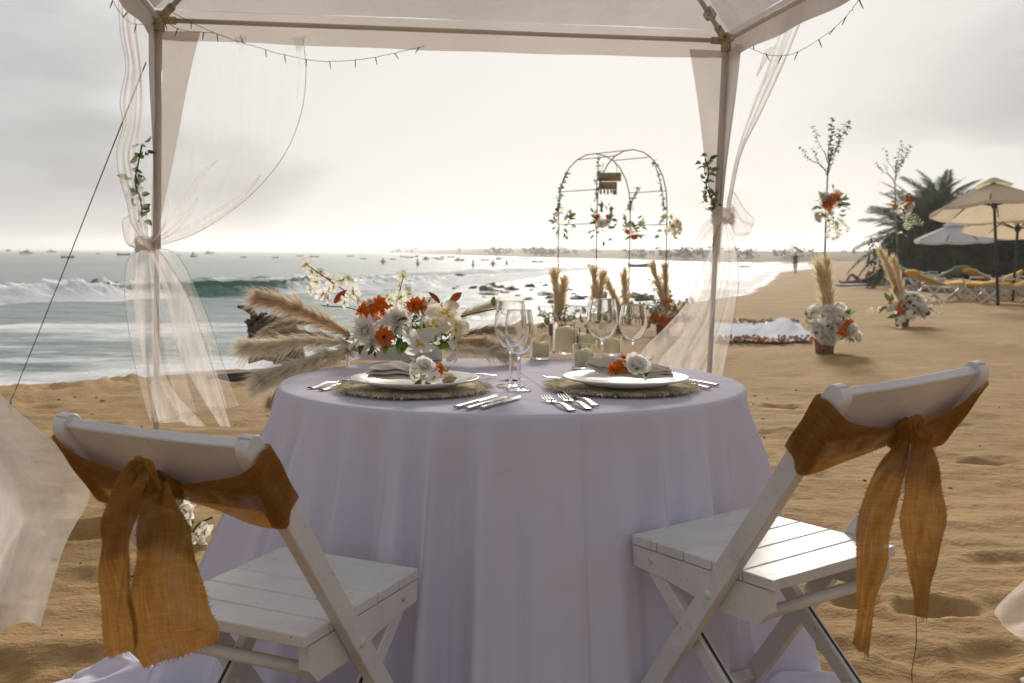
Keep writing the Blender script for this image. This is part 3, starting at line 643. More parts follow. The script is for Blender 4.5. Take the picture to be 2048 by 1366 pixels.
# ---- parasols
def parasol(px, py, d, R_, H_, rim, cloth, pole, label, lean=(0, 0), rz=0., vent=True):
    p = pt(px, py, d); z0 = gz(p.x, p.y) if py > 540 else 0; t = thing('beach_parasol', label, 'parasol', (p.x, p.y, z0), (lean[0], lean[1], rz)); n = 8
    MB().tube([(0, 0, -.3), (0, 0, H_ - .02)], .032, 10).build('pole', pole, t)
    MB().lathe([(.0, H_ + .06), (.03, H_ + .04), (.035, H_ - .02), (.03, H_ - .06)], 8).build('finial', pole, t)
    ang = [2 * math.pi * k / n for k in range(n)]
    for k in range(n):                                        # each cloth panel
        a0, a1 = ang[k], ang[(k + 1) % n] + (2 * math.pi if k == n - 1 else 0); G = []
        for i in range(7):
            q = .12 + .88 * i / 6; row = []
            for j in range(7):
                a = a0 + (a1 - a0) * j / 6; rc = R_ * q * math.cos(math.pi / n) / math.cos((a - (a0 + a1) / 2)); sag = -.05 * R_ * math.sin(math.pi * j / 6) * q
                row.append((rc * math.cos(a), rc * math.sin(a), H_ - .03 - (H_ - rim) * (q ** 1.12) + sag * .6))
            G.append(row)
        b = MB().grid(G); edge = G[-1]; b.grid([edge, [(x * 1.004, y * 1.004, z - .07) for x, y, z in edge]]); b.build('canopy_panel', cloth, t)
        c, s = math.cos(a0), math.sin(a0); rb = MB().tube([(.04 * c, .04 * s, H_ - .06), (R_ * .97 * c, R_ * .97 * s, rim - .005 + .0)], [.018, .014], 5).build('rib', pole, t)
        MB().tube([(.05 * c, .05 * s, H_ - .52), (R_ * .52 * c, R_ * .52 * s, H_ - (H_ - rim) * .52 - .045)], .014, 5).build('strut', pole, rb)
    if vent:
        b = MB(); G = []
        for i in range(3): q = i / 2; G.append([((.06 + .34 * q) * math.cos(a) * R_ / 1.35, (.06 + .34 * q) * math.sin(a) * R_ / 1.35, H_ + .07 - .17 * q) for a in np.linspace(0, 2 * math.pi, 25)])
        b.grid(G).build('vent', cloth, t)
    MB().lathe([(.06, H_ - .58), (.07, H_ - .5), (.05, H_ - .44)], 10).build('hub', pole, t)
    return t
parasol(1996, 612, 23.0, 1.32, 2.68, 2.10, 'umbrella_cream', 'dark_post', 'cream parasol on a dark pole, tallest of those over the loungers', (R(-8), R(1.5)), .3)
parasol(2026, 592, 25.5, 1.3, 2.24, 1.78, 'umbrella_cream', 'dark_post', 'lower cream parasol leaning behind the tallest parasol', (R(-6), R(5)), .1)
parasol(1909, 555, 31., 1.12, 2.02, 1.55, 'umbrella_white', 'dark_post', 'white parasol with raised vent in front of the date palms', (R(2), R(-3)), .2)
parasol(1975, 560, 32.5, 1.3, 2.30, 1.72, 'umbrella_white', 'dark_post', 'white parasol partly hidden behind the cream parasol pole', (0, R(3)), .45)

# ---- sun loungers
def lounger_proto():
    t = thing('sun_lounger', '', 'sun lounger')
    for s in (-1, 1):
        MB().box((0, s * .31, .36), (1.75, .045, .07), bev=.01).build('side_rail', 'white_paint', t)
        for x0, x1 in ((-.75, -.35), (-.35, -.75), (.35, .8), (.75, .35)): MB().tube([(x0, s * .34, .0), (x1, s * .34, .36)], .03, 6).build('leg', 'white_paint', t)
        MB().tube([(-.15, s * .29, .40), (-.92, s * .29, .68)], .025, 6).build('back_frame', 'white_paint', t)
        MB().tube([(-.05, s * .37, .56), (.28, s * .37, .56), (.32, s * .37, .36)], .022, 6).build('armrest', 'white_paint', t)
    G = []; path = crom([(-.98, 0, .74), (-.62, 0, .58), (-.3, 0, .46), (-.05, 0, .40), (.4, 0, .45), (.9, 0, .42)], 22)
    for i, q in enumerate(path): G.append([(q.x, -.28 + .56 * j / 6, q.z + .03 * math.sin(math.pi * j / 6) - .03 * abs(math.sin(i * .9))) for j in range(7)])
    MB().grid(G).build('mattress', 'yellow_mat', t, thick=.07); return t
LP = lounger_proto(); first = True
for px, py, d, rz, sc, cloth, label in [(1888, 600, 25.5, .25, .92, None, 'white sun lounger with sagging yellow mattress standing clear of the parasol poles'), (1962, 598, 26.5, 2.75, .92, None, 'white sun lounger with yellow mattress just before the tallest parasol pole'), (2020, 606, 24.2, 3.05, 1.0, None, 'white sun lounger with yellow mattress under the tallest cream parasol'),
        (1842, 563, 33, .3, 1.0, 'striped', 'sun lounger with grey striped mattress in front of the palms'), (1876, 562, 31.5, 1.9, 1.0, 'green_canvas', 'sun lounger with pale green canvas in front of the palms'), (1985, 580, 30., .4, .9, None, 'white sun lounger with yellow mattress behind the tallest parasol pole'), (2050, 586, 28., 2.9, .9, None, 'white sun lounger with yellow mattress behind the lower cream parasol pole')]:
    o = LP if first else copy_tree(LP); first = False; p = pt(px, py, d); o.location = (p.x, p.y, gz(p.x, p.y)); o.rotation_euler = (0, 0, rz); o.scale = (sc,) * 3; tag(o, label, 'sun lounger', 'sun loungers under the parasols')
    if cloth:
        for ch in o.children:
            if ch.name.startswith('mattress'): ch.data = ch.data.copy(); ch.data.materials[0] = M[cloth]

# ---- driftwood stump and dark timber at the waterline
p = pt(545, 705, 12.2); z0 = gz(p.x, p.y); t = thing('driftwood_stump', 'dark twisted driftwood stump with roots at the water edge', 'driftwood', (p.x, p.y, z0)); k = 12.2 / FPX
def dp(px, py, off=0.): q = pt(px, py, 12.2); return Vector((q.x, q.y + off, q.z))
for i, (path, r) in enumerate([([(515, 720), (508, 680), (512, 648), (508, 628), (492, 618), (474, 612)], [20, 14, 10, 8, 6, 3]), ([(540, 720), (545, 675), (552, 648), (572, 642)], [34, 30, 18, 6]), ([(528, 715), (526, 665), (540, 640), (560, 634)], [24, 18, 12, 4]), ([(505, 680), (496, 652), (486, 644)], [9, 6, 2]), ([(530, 700), (500, 688), (480, 687), (470, 690)], [14, 9, 6, 2]),
        ([(580, 720), (580, 668), (566, 645), (540, 636)], [30, 24, 12, 4]), ([(505, 690), (498, 668), (490, 660)], [9, 6, 2]), ([(508, 650), (500, 640), (494, 642)], [6, 4, 2]), ([(520, 640), (526, 628), (536, 626)], [7, 4, 2]), ([(560, 660), (566, 640), (580, 632)], [9, 6, 2]), ([(512, 632), (506, 622), (508, 614)], [5, 3, 1])]):
    P = crom([dp(x, y, .12 * math.sin(i * 2.3)) for x, y in path], 10); rr = np.interp(np.linspace(0, 1, 10), np.linspace(0, 1, len(r)), r) * k * 1.0
    MB().tube([q + Vector((random.gauss(0, .008), 0, random.gauss(0, .008))) for q in P], [a * random.uniform(.85, 1.2) for a in rr], 9).build('root', 'driftwood', t, world=True)
p = pt(500, 742, 9.9); t = thing('timber_beam', 'tarred dark timber beam lying on the sand by the driftwood', 'timber', (p.x, p.y, gz(p.x, p.y)), (0, 0, -.12))
G = []
for i in range(9):
    q = i / 8; w = .10 + .06 * q; h = .10 + .05 * math.sin(q * 3); G.append([(-.35 + 1.1 * q, -w, -.03), (-.37 + 1.1 * q, -w * 1.15, h * .5), (-.38 + 1.1 * q, -w * .9, h), (-.38 + 1.1 * q, w * .9, h), (-.36 + 1.1 * q, w, -.03)])
b = MB().grid(G); b.add(G[0], [(0, 1, 2, 3, 4)]); b.build('beam', 'tar_wood', t, smooth=False)
MB().tube([(.15, -.18, .02), (.3, -.2, .12), (.5, -.14, .17)], [.035, .04, .02], 7).build('rib', 'tar_wood', t)

# ---- the sea air: one even, pale volume round the scene, sky outside it
m = material('haze'); t = NT(m); pv = t.n('ShaderNodeVolumePrincipled', {'Color': (1, 1, 1, 1), 'Density': .0006, 'Anisotropy': .6})
t.t.links.new(pv.outputs[0], t.n('ShaderNodeOutputMaterial').inputs['Volume']); M['haze'] = m
tag(MB().box((0, 750, 3), (1700, 1700, 24)).build('haze', 'haze', smooth=False), 'pale sea haze over the bay', 'haze', kind='stuff')
# ================================================================== FLOWERS: shared blossom meshes, unit radius, facing +Z
def keep(b, name, mats): o = b.build(name, mats); me = o.data; bpy.data.objects.remove(o); return me
def mk_mum(mats, seed):
    random.seed(seed); b = MB()
    for lay, (n, el, L, w) in enumerate([(20, .05, 1.0, .24), (18, .35, .92, .22), (16, .7, .78, .2), (12, 1.0, .6, .18), (9, 1.25, .42, .16)]):
        for k in range(n):
            a = 2 * math.pi * (k + lay * .37) / n + random.uniform(-.12, .12); e = el + random.uniform(-.12, .12); d = Vector((math.cos(a) * math.cos(e), math.sin(a) * math.cos(e), math.sin(e)))
            b.petal(d * .08, d, (0, 0, 1), L * random.uniform(.85, 1.1), w * 1.25, curl=.35 * (1 if lay else -.5), cup=.35, tip=.5, nl=4)
    b.mi = 1; b.lathe([(.0, .22), (.1, .2), (.16, .05), (.05, -.1)], 10); return keep(b, 'mum', mats)
def mk_daisy(mats, seed, n=11, w=.5, el=.25, two=True):
    random.seed(seed); b = MB()
    for lay in range(2 if two else 1):
        for k in range(n):
            a = 2 * math.pi * (k + .5 * lay) / n + random.uniform(-.1, .1); e = el + lay * .35 + random.uniform(-.15, .15); d = Vector((math.cos(a) * math.cos(e), math.sin(a) * math.cos(e), math.sin(e)))
            b.petal(d * .06, d, (0, 0, 1), (1 - .3 * lay) * random.uniform(.85, 1.1), w, curl=-.3, cup=.3, tip=.45, nl=4, wob=.03)
    b.mi = 1; b.lathe([(.0, .2), (.12, .18), (.2, .06), (.1, -.05)], 10); return keep(b, 'daisy', mats)
def mk_orchid(mats, seed):
    random.seed(seed); b = MB()
    for k in range(5):
        a = 2 * math.pi * k / 5 + random.uniform(-.15, .15); e = .35 + random.uniform(-.2, .3); d = Vector((math.cos(a) * math.cos(e), math.sin(a) * math.cos(e), math.sin(e)))
        b.petal(d * .04, d, (0, 0, 1), random.uniform(.8, 1.05), .85 if k % 2 else .7, curl=-.4, cup=.25, tip=.6, nl=4, wob=.06)
    b.mi = 1; b.petal((0, 0, .05), (.3, 0, 1), (1, 0, 0), .4, .25, .8); b.petal((0, 0, .05), (-.3, .1, .8), (-1, 0, 0), .3, .2, .6); return keep(b, 'orchid', mats)
def mk_rose(mats, seed):
    random.seed(seed); b = MB()
    for lay, (n, el, L, w) in enumerate([(6, .1, 1.0, 1.0), (6, .55, .95, .9), (5, .95, .85, .75), (4, 1.25, .7, .55)]):
        for k in range(n):
            a = 2 * math.pi * (k + lay * .4) / n + random.uniform(-.2, .2); e = el + random.uniform(-.15, .15); d = Vector((math.cos(a) * math.cos(e), math.sin(a) * math.cos(e), math.sin(e)))
            b.petal(d * .05, d, (0, 0, 1), L * random.uniform(.85, 1.1), w, curl=.5, cup=.45, tip=.7, nl=5, wob=.06)
    b.mi = 1; b.petal((0, 0, .1), (0, 0, 1), (1, 0, 0), .5, .3); return keep(b, 'rose', mats)
def mk_lily(mats, seed):
    random.seed(seed); b = MB()
    for k in range(6):
        a = 2 * math.pi * k / 6 + random.uniform(-.2, .2); e = (.75 if k % 2 else .25) + random.uniform(-.2, .2); d = Vector((math.cos(a) * math.cos(e), math.sin(a) * math.cos(e), math.sin(e)))
        b.mi = 0; b.petal(d * .04, d, (0, 0, 1), random.uniform(.9, 1.15), .78, curl=-.7, cup=.3, tip=.6, nl=6, wob=.08)
        if k % 2: b.mi = 1; b.petal(d * .06 + Vector((0, 0, .03)), d, (0, 0, 1), .42, .2, curl=-.4, cup=.3, nl=3)
    return keep(b, 'lily', mats)
def mk_leaf(mats, seed, w=.42, curl=-.5): random.seed(seed); b = MB(); b.petal((0, 0, 0), (0, 0, 1), (1, 0, 0), 1., w, curl=curl, cup=.35, tip=.1, nl=6); return keep(b, 'leaf', mats)
def mk_sprig(mats, seed, n=16, drop=0.):
    """a twig with small leaves, base at origin, growing +Z, length 1"""
    random.seed(seed); b = MB(); ax = crom([(0, 0, 0), (.05, .02, .35), (-.04, .06, .7), (.08 + drop * .3, 0, 1 - drop * .4)], 14); b.mi = 1; b.tube(ax, [.012 * (1 - .7 * i / 13) for i in range(14)], 4); b.mi = 0
    for k in range(n):
        q = ax[min(13, 2 + int(11.5 * k / n))]; a = k * 2.4; d = Vector((math.cos(a), math.sin(a), random.uniform(-.2, .8))); b.petal(q, d, (0, 0, 1), random.uniform(.12, .2), .13, curl=-.3, nl=3)
    return keep(b, 'sprig', mats)
FL = dict(mum=mk_mum(['petal_white', 'petal_green_white'], 1), mum_cream=mk_mum(['petal_cream', 'petal_green_white'], 2), daisy=mk_daisy(['petal_orange', 'throat'], 3), daisy_dark=mk_daisy(['petal_orange', 'petal_black'], 4, 9, .6),
          anemone=mk_daisy(['petal_white', 'petal_black'], 5, 7, .85, .2), orchid=mk_orchid(['petal_green_white', 'leaf_lime'], 6), orchid2=mk_orchid(['petal_white', 'leaf_lime'], 7), rose=mk_rose(['petal_white', 'petal_cream'], 8),
          lily=mk_lily(['petal_cream', 'throat'], 9), lily2=mk_lily(['petal_white', 'throat'], 10), spider=mk_daisy(['petal_orange', 'petal_rust'], 11, 8, .34, .5), leaf=mk_leaf(['leaf'], 12), sage=mk_leaf(['leaf_sage'], 13, .55), lime=mk_leaf(['leaf_lime'], 14), rust=mk_leaf(['petal_rust'], 15, .46, .5),
          sprig=mk_sprig(['leaf_sage', 'stem_dark'], 16), sprig_green=mk_sprig(['leaf', 'stem'], 17, 20), sprig_white=mk_sprig(['petal_green_white', 'stem'], 18, 18, .3), dry=mk_leaf(['petal_dry'], 19, .5, .7))
PART = dict(mum='blossom', mum_cream='blossom', daisy='blossom', daisy_dark='blossom', anemone='blossom', orchid='blossom', orchid2='blossom', rose='blossom', lily='blossom', lily2='blossom', spider='blossom', leaf='leaf', sage='leaf', lime='leaf', rust='leaf', sprig='sprig', sprig_green='sprig', sprig_white='sprig', dry='leaf')
def bloom(kind, parent, p, n, s, roll=None):
    mt = place(Vector(p), Vector(n), s, roll); inv = rootmat(parent).inverted()
    return inst(FL[kind], PART[kind], parent, inv @ mt)
def plume(parent, path, rad, mat, n=1500, hair=.09, wd=.0011, name='plume', spread=.5, stemr=.003, fade=.12, world=True, droop=.25):
    """a pampas plume: fine ribbons sweeping off a curved axis"""
    K = 40; ax = [p + Vector((random.gauss(0, 1), random.gauss(0, 1), random.gauss(0, 1))) * rad * .06 for p in crom(path, K)]; b = MB(); b.tube(ax[::4] + [ax[-1]], stemr, 5)
    for k in range(n):
        q = random.random() ** .85; i = min(K - 2, int(q * (K - 1))); t = (ax[i + 1] - ax[max(i - 1, 0)]).normalized(); u = t.orthogonal().normalized(); a = random.uniform(0, 6.283); rd = (u * math.cos(a) + t.cross(u) * math.sin(a))
        env = math.sin(math.pi * min(1, fade + (1 - fade) * (1 - q) ** .75)) ** .6 if q > .25 else .35 + .65 * q / .25
        p0 = ax[i] + rd * rad * .25 * env * random.random(); L = hair * random.uniform(.6, 1.15) * (.45 + .55 * env); sp = spread * random.uniform(.25, 1.) * env
        d = (t + rd * sp).normalized(); m_ = p0 + d * L * .55; e = p0 + d * L * .95 + rd * rad * .18 * env + Vector((0, 0, -droop * L * random.random()))
        s = d.cross(Vector((random.gauss(0, 1), random.gauss(0, 1), random.gauss(0, 1)))).normalized() * wd
        b.add([p0 - s, p0 + s, m_ + s, m_ - s, e], [(0, 1, 2, 3), (3, 2, 4)])
    return b.build(name, mat, parent, smooth=False, world=world)
def rdir(up=.3): return Vector((random.gauss(0, 1), random.gauss(0, 1), random.gauss(up, .7))).normalized()
def cluster(name, label, cat, c, rad, mix, group=None, sprigs=(), flat=1., loc=None, face=(0, -1, .2), fw=.7):
    """a tied bunch: blossoms and leaves spread over a lumpy volume, turned mostly towards face"""
    t = thing(name, label, cat, loc if loc is not None else c, group=group); c = Vector(c)
    for kind, cnt, s in mix:
        for k in range(cnt):
            d = (rdir(.1) + Vector(face) * (fw if PART[kind] == 'blossom' else .1)).normalized(); p = c + Vector((d.x, d.y, d.z * flat)) * rad * random.uniform(.55, 1.0); bloom(kind, t, p, (d + Vector((0, 0, .2))).normalized(), s * random.uniform(.8, 1.2))
    for p, n, s, kind in sprigs: bloom(kind, t, p, n, s)
    return t

# ---- wedding arch: two bent tubes joined by rungs
AD = 15.2; random.seed(31)
def ap(px, py, d=AD): return pt(px, py, d)
A0 = pt(1115, 660, 15.6); A1 = pt(1191, 660, 14.9); B0 = pt(1257, 660, 15.8); B1 = pt(1330, 660, 15.2)
arch = thing('wedding_arch', 'thin dark metal garden arch hung with flower bunches at the water edge', 'arch', (A0.x, A0.y, gz(A0.x, A0.y)))
def arc_pts(a, b, ztop, spring):
    za, zb = gz(a.x, a.y) - .05, gz(b.x, b.y) - .05; P = [Vector((a.x, a.y, za)), Vector((a.x, a.y, spring * .5)), Vector((a.x, a.y, spring))]
    for k in range(1, 12): q = math.pi * k / 12; m_ = (1 - math.cos(q)) / 2; P.append(Vector((a.x + (b.x - a.x) * m_, a.y + (b.y - a.y) * m_, spring + (ztop - spring) * math.sin(q) ** .85)))
    return P + [Vector((b.x, b.y, spring)), Vector((b.x, b.y, spring * .5)), Vector((b.x, b.y, zb))]
SP = CAM_H + 85 * AD / FPX; TOP = CAM_H + 200 * AD / FPX
arcs = [arc_pts(A0, B0, TOP, SP), arc_pts(A1, B1, TOP, SP)]
for P in arcs: MB().tube(P, .0085, 7).build('arch_tube', 'arch_metal', arch, world=True)
for zpx in (612, 531, 449, 367):
    for a, b in ((A0, A1), (B0, B1)):
        z = CAM_H - (zpx - 504) * AD / FPX; z = min(z, SP + .25)
        if zpx == 367: a = arcs[0][3 if a is A0 else 13]; b = arcs[1][3 if b is A1 else 13]; MB().tube([a, b], .0065, 6).build('rung', 'arch_metal', arch, world=True)
        else: MB().tube([Vector((a.x, a.y, z)), Vector((b.x, b.y, z))], .0065, 6).build('rung', 'arch_metal', arch, world=True)
for i in (6, 8, 10): MB().tube([arcs[0][i], arcs[1][i]], .0065, 6).build('rung', 'arch_metal', arch, world=True)
G3 = 'flower bunches tied to the arch'
gr = [('leaf', 16, .085), ('sage', 16, .08), ('orchid2', 7, .045)]
cluster('flower_bunch', 'green and white flower bunch with one orange bloom on the arch outer upright', 'flower bunch', ap(1125, 443, 15.3), .15, gr + [('daisy', 1, .06), ('lime', 5, .1)], G3, flat=1.5)
cluster('flower_bunch', 'long trailing flower bunch with large white bloom below the wooden sign on the arch', 'flower bunch', ap(1206, 446, 14.7), .17, gr + [('rose', 2, .08), ('daisy', 2, .05), ('leaf', 14, .09)], G3, flat=1.9)
cluster('flower_bunch', 'spiky flower bunch with orange blooms tied low on the inner upright of the arch', 'flower bunch', ap(1266, 455, 15.5), .16, gr + [('daisy', 3, .05), ('lime', 8, .10)], G3, flat=1.1)
cluster('flower_bunch', 'pale cream flower bunch with dry leaves on the last upright of the arch', 'flower bunch', ap(1340, 458, 15.0), .17, [('sage', 12, .08), ('mum_cream', 3, .075), ('lily', 2, .07), ('orchid', 8, .045)], G3, flat=1.3)
for pxs, lb in (([(1117, 405), (1122, 375), (1135, 345)], 'thin leafy vine twined up the outer upright of the arch'), ([(1192, 400), (1194, 360), (1197, 318)], 'leafy vine above the sign on the arch'), ([(1258, 420), (1266, 400), (1276, 375)], 'small leafy vine on the inner upright of the arch'), ([(1329, 420), (1322, 370), (1308, 322)], 'pale leafy vine on the last upright of the arch')):
    P = [ap(*q) for q in pxs]; t = thing('leafy_vine', lb, 'vine', P[0]); MB().tube(crom(P, 8), .006, 5).build('stem', 'stem', t, world=True)
    for q in crom(P, 16):
        for k in range(2): bloom(random.choice(('leaf', 'sage', 'lime', 'sage')), t, q, rdir(.2), random.uniform(.04, .075))
# wooden sign hanging in the arch
sc_ = pt(1219, 363, 14.85); sg = thing('hanging_sign', 'small wooden sign with cut-out lower edge hanging inside the arch', 'sign', sc_)
k = 14.85 / FPX
MB().box((0, 0, 9 * k), (46 * k, .018, 17 * k), bev=.004).build('board', 'sign_wood', sg); lb = MB().box((-3 * k, .002, -8 * k), (36 * k, .016, 15 * k), bev=.004).build('lower_board', 'sign_wood', sg)
for i, (dx, w, h) in enumerate([(-17, 4, 9), (-10, 4, 8), (-3, 4, 9), (4, 4, 7), (11, 8, 10)]): MB().box((dx * k, .002, (-16 - h / 2) * k), (w * k, .014, h * k), bev=.002).build('letter_tail', 'sign_wood', lb)
for dx in (-15, 15): MB().tube([(dx * k, 0, 17 * k), (dx * k * .8, 0, 38 * k)], .003, 4).build('cord', 'dark_wire', sg)
# bouquets with pampas at the arch feet and under the flower stands
def floor_bouquet(px, py, d, s, plumes, label, mix, pot=True, parent=None, face=(0, -1, .3)):
    p = pt(px, py, d); z0 = gz(p.x, p.y); t = parent if parent is not None else thing('floor_bouquet', label, 'bouquet', (p.x, p.y, z0), group='bouquets on the sand'); c = Vector((p.x, p.y, z0))
    if pot: MB().lathe([(.0, -.05), (.075 * s, -.05), (.085 * s, .08 * s), (.10 * s, .17 * s), (.09 * s, .17 * s), (.0, .15 * s)], 14, c + Vector((-.05 * s, 0, 0))).build('pot', 'pot', t, world=True)
    for k_, (dx, dy, h, w) in enumerate(plumes): plume(t, [c + Vector((-.04 * s, 0, .15 * s)), c + Vector((dx * .35, dy * .4, h * .5)), c + Vector((dx, dy, h))], w, 'pampas_gold', 700, .26, .004, spread=.35, stemr=.006, droop=.1)
    for kind, cnt, sz in mix:
        for k_ in range(cnt):
            dd = (rdir(.35) + Vector(face) * .6).normalized(); q = c + Vector((dd.x * .24, dd.y * .2, .16 + abs(dd.z) * .24)) * s * random.uniform(.7, 1.05); bloom(kind, t, q, dd, sz * s * random.uniform(.8, 1.2))
    return t
random.seed(12)
mx = [('orchid2', 16, .045), ('sage', 18, .08), ('leaf', 8, .08), ('sprig', 7, .26)]
floor_bouquet(1116, 655, 15.5, 1., [(-.06, 0, .85, .07), (.08, .05, .75, .07)], 'pampas and white flower bouquet at the outer foot of the arch', mx)
floor_bouquet(1190, 655, 14.9, 1., [(-.02, 0, .85, .07), (.1, .1, .8, .06)], 'pampas and white flower bouquet at the foot of the arch beneath the sign', mx)
floor_bouquet(1250, 652, 15.7, 1., [(-.25, 0, .72, .06), (-.02, 0, .85, .07)], 'pampas and sage bouquet at the inner foot of the arch', mx)
floor_bouquet(1334, 645, 15.2, 1.15, [(-.2, 0, .92, .07), (-.03, .1, .9, .06)], 'pampas bouquet with deep orange blooms at the last foot of the arch', mx + [('daisy', 5, .08), ('spider', 4, .08), ('sprig', 8, .32)])

# ---- the two flower stands of the aisle
def stand(px, py, d, topx, topy, label, mixbase, pl, midx, midy, side):
    p = pt(px, py, d); z0 = gz(p.x, p.y); t = thing('flower_stand', label, 'flower stand', (p.x, p.y, z0)); tp = pt(topx, topy, d); base = Vector((p.x - .06, p.y, z0 - .1))
    MB().tube([base, (base + tp) / 2 + Vector((.01, 0, 0)), tp], [.014, .012, .008], 7).build('pole', 'bamboo', t, world=True); MB().tube([tp, tp + Vector((.01, 0, .14)), tp + Vector((.0, 0, .26))], [.008, .006, .004], 5).build('twig', 'stem_dark', t, world=True)
    for dx, h, s in ((-.16, .25, .36), (-.12, .72, .46), (.09, .6, .55), (.02, .35, .45), (.16, .8, .5), (-.30, .40, .34), (0, .1, .4), (.05, .9, .5), (.10, .35, .4)):
        q = tp + Vector((dx * .6, random.uniform(-.06, .06), h * .38)); st_ = tp + Vector((random.uniform(-.01, .01), 0, .36 * h - .12)); MB().tube(crom([st_, st_.lerp(q, .5) + Vector((0, 0, .03)), q], 6), .0045, 4).build('twig', 'stem_dark', t, world=True); bloom('sprig', t, q, (dx * 2.5, random.uniform(-.3, .3), .8), s * .62)
    mc = pt(midx, midy, d - .05)
    for kind, cnt, s in [('orchid2', 12, .05), ('rose', 3, .07), ('daisy', 4, .07), ('sage', 16, .09), ('leaf', 8, .08), ('lime', 4, .08), ('sprig_white', 6, .26)]:
        for k_ in range(cnt):
            dd = (rdir(-.1) + Vector((0, -.6, 0))).normalized(); dn = Vector((dd.x * .13, dd.y * .1, dd.z * .19)); 
            if kind == 'sprig_white': dn = Vector((random.uniform(-.05, .14), -.05, -.12)); dd = Vector((random.uniform(-.2, .6), -.2, -.7))
            bloom(kind, t, mc + dn, dd, s * random.uniform(.8, 1.2))
    b = MB().tube([tp * .5 + base * .5, mc], .004, 4)
    floor_bouquet(px + side, py, d - .1, 1.25, pl, None, mixbase, parent=t)
    return t
random.seed(14)
stand(1650, 706, 11.9, 1655, 350, 'tall bamboo flower stand with white base bouquet beside the white aisle cloth', [('mum', 9, .075), ('rose', 12, .07), ('orchid2', 26, .055), ('leaf', 12, .09), ('lime', 6, .08), ('daisy', 5, .05), ('sage', 12, .08), ('anemone', 4, .06)], [(-.14, 0, .9, .07), (-.05, .05, .95, .07), (-.09, -.04, .8, .06)], 1662, 412, 10)
stand(1806, 648, 17.0, 1790, 365, 'tall bamboo flower stand with dark-eyed anemones in front of the palms', [('anemone', 5, .12), ('orchid2', 18, .07), ('leaf', 18, .13), ('daisy', 5, .09), ('sprig_white', 7, .3), ('rose', 4, .08)], [(-.42, 0, 1.15, .09), (-.2, .05, 1.0, .08), (-.3, 0, .9, .08)], 1806, 410, 6)
# ---- aisle cloth with petals along its edges
a0, a1, a2, a3 = (gnd(*q, 0) for q in ((1425, 684), (1625, 688), (1600, 645), (1425, 643)))
rn = thing('aisle_cloth', 'rumpled white aisle cloth edged with dry petals on the sand', 'cloth', ((a0.x + a2.x) / 2, (a0.y + a2.y) / 2, 0))
G = []
for i in range(40):
    q = i / 39; row = []
    for j in range(26):
        w = j / 25; p = a0.lerp(a1, q).lerp(a3.lerp(a2, q), w); ex = float(fbm(q * 6, w * 5, 3)); p.x += .05 * ex
        p.z = gz(p.x, p.y) + .03 + .11 * max(0, ex + .1) * math.sin(math.pi * min(1, max(0, w))) + .16 * math.exp(-((q - .78) / .13) ** 2) * math.sin(math.pi * w) + .03 * abs(float(vnoise(q * 14, w * 9))); row.append(p)
    G.append(row)
MB().grid(G).build('runner', 'aisle_cloth', rn, world=True)
b = MB(); random.seed(3)
for k in range(420):
    q = random.random(); e = a0.lerp(a1, q) if k % 2 else a3.lerp(a2, q); e = e + Vector((random.gauss(0, .05), random.gauss(0, .12), 0)); e.z = gz(e.x, e.y) + .02 + .05 * random.random(); b.mi = random.choice((0, 0, 0, 0, 0, 0, 0, 0, 0, 1, 2, 3, 3, 3)); b.petal(e, (random.gauss(0, 1), random.gauss(0, 1), .5), (0, 0, 1), .05, .045, .5, nl=3)
b.build('loose_petals', ['petal_dry', 'petal_rust', 'petal_orange', 'petal_white'], rn, world=True, kind='stuff')

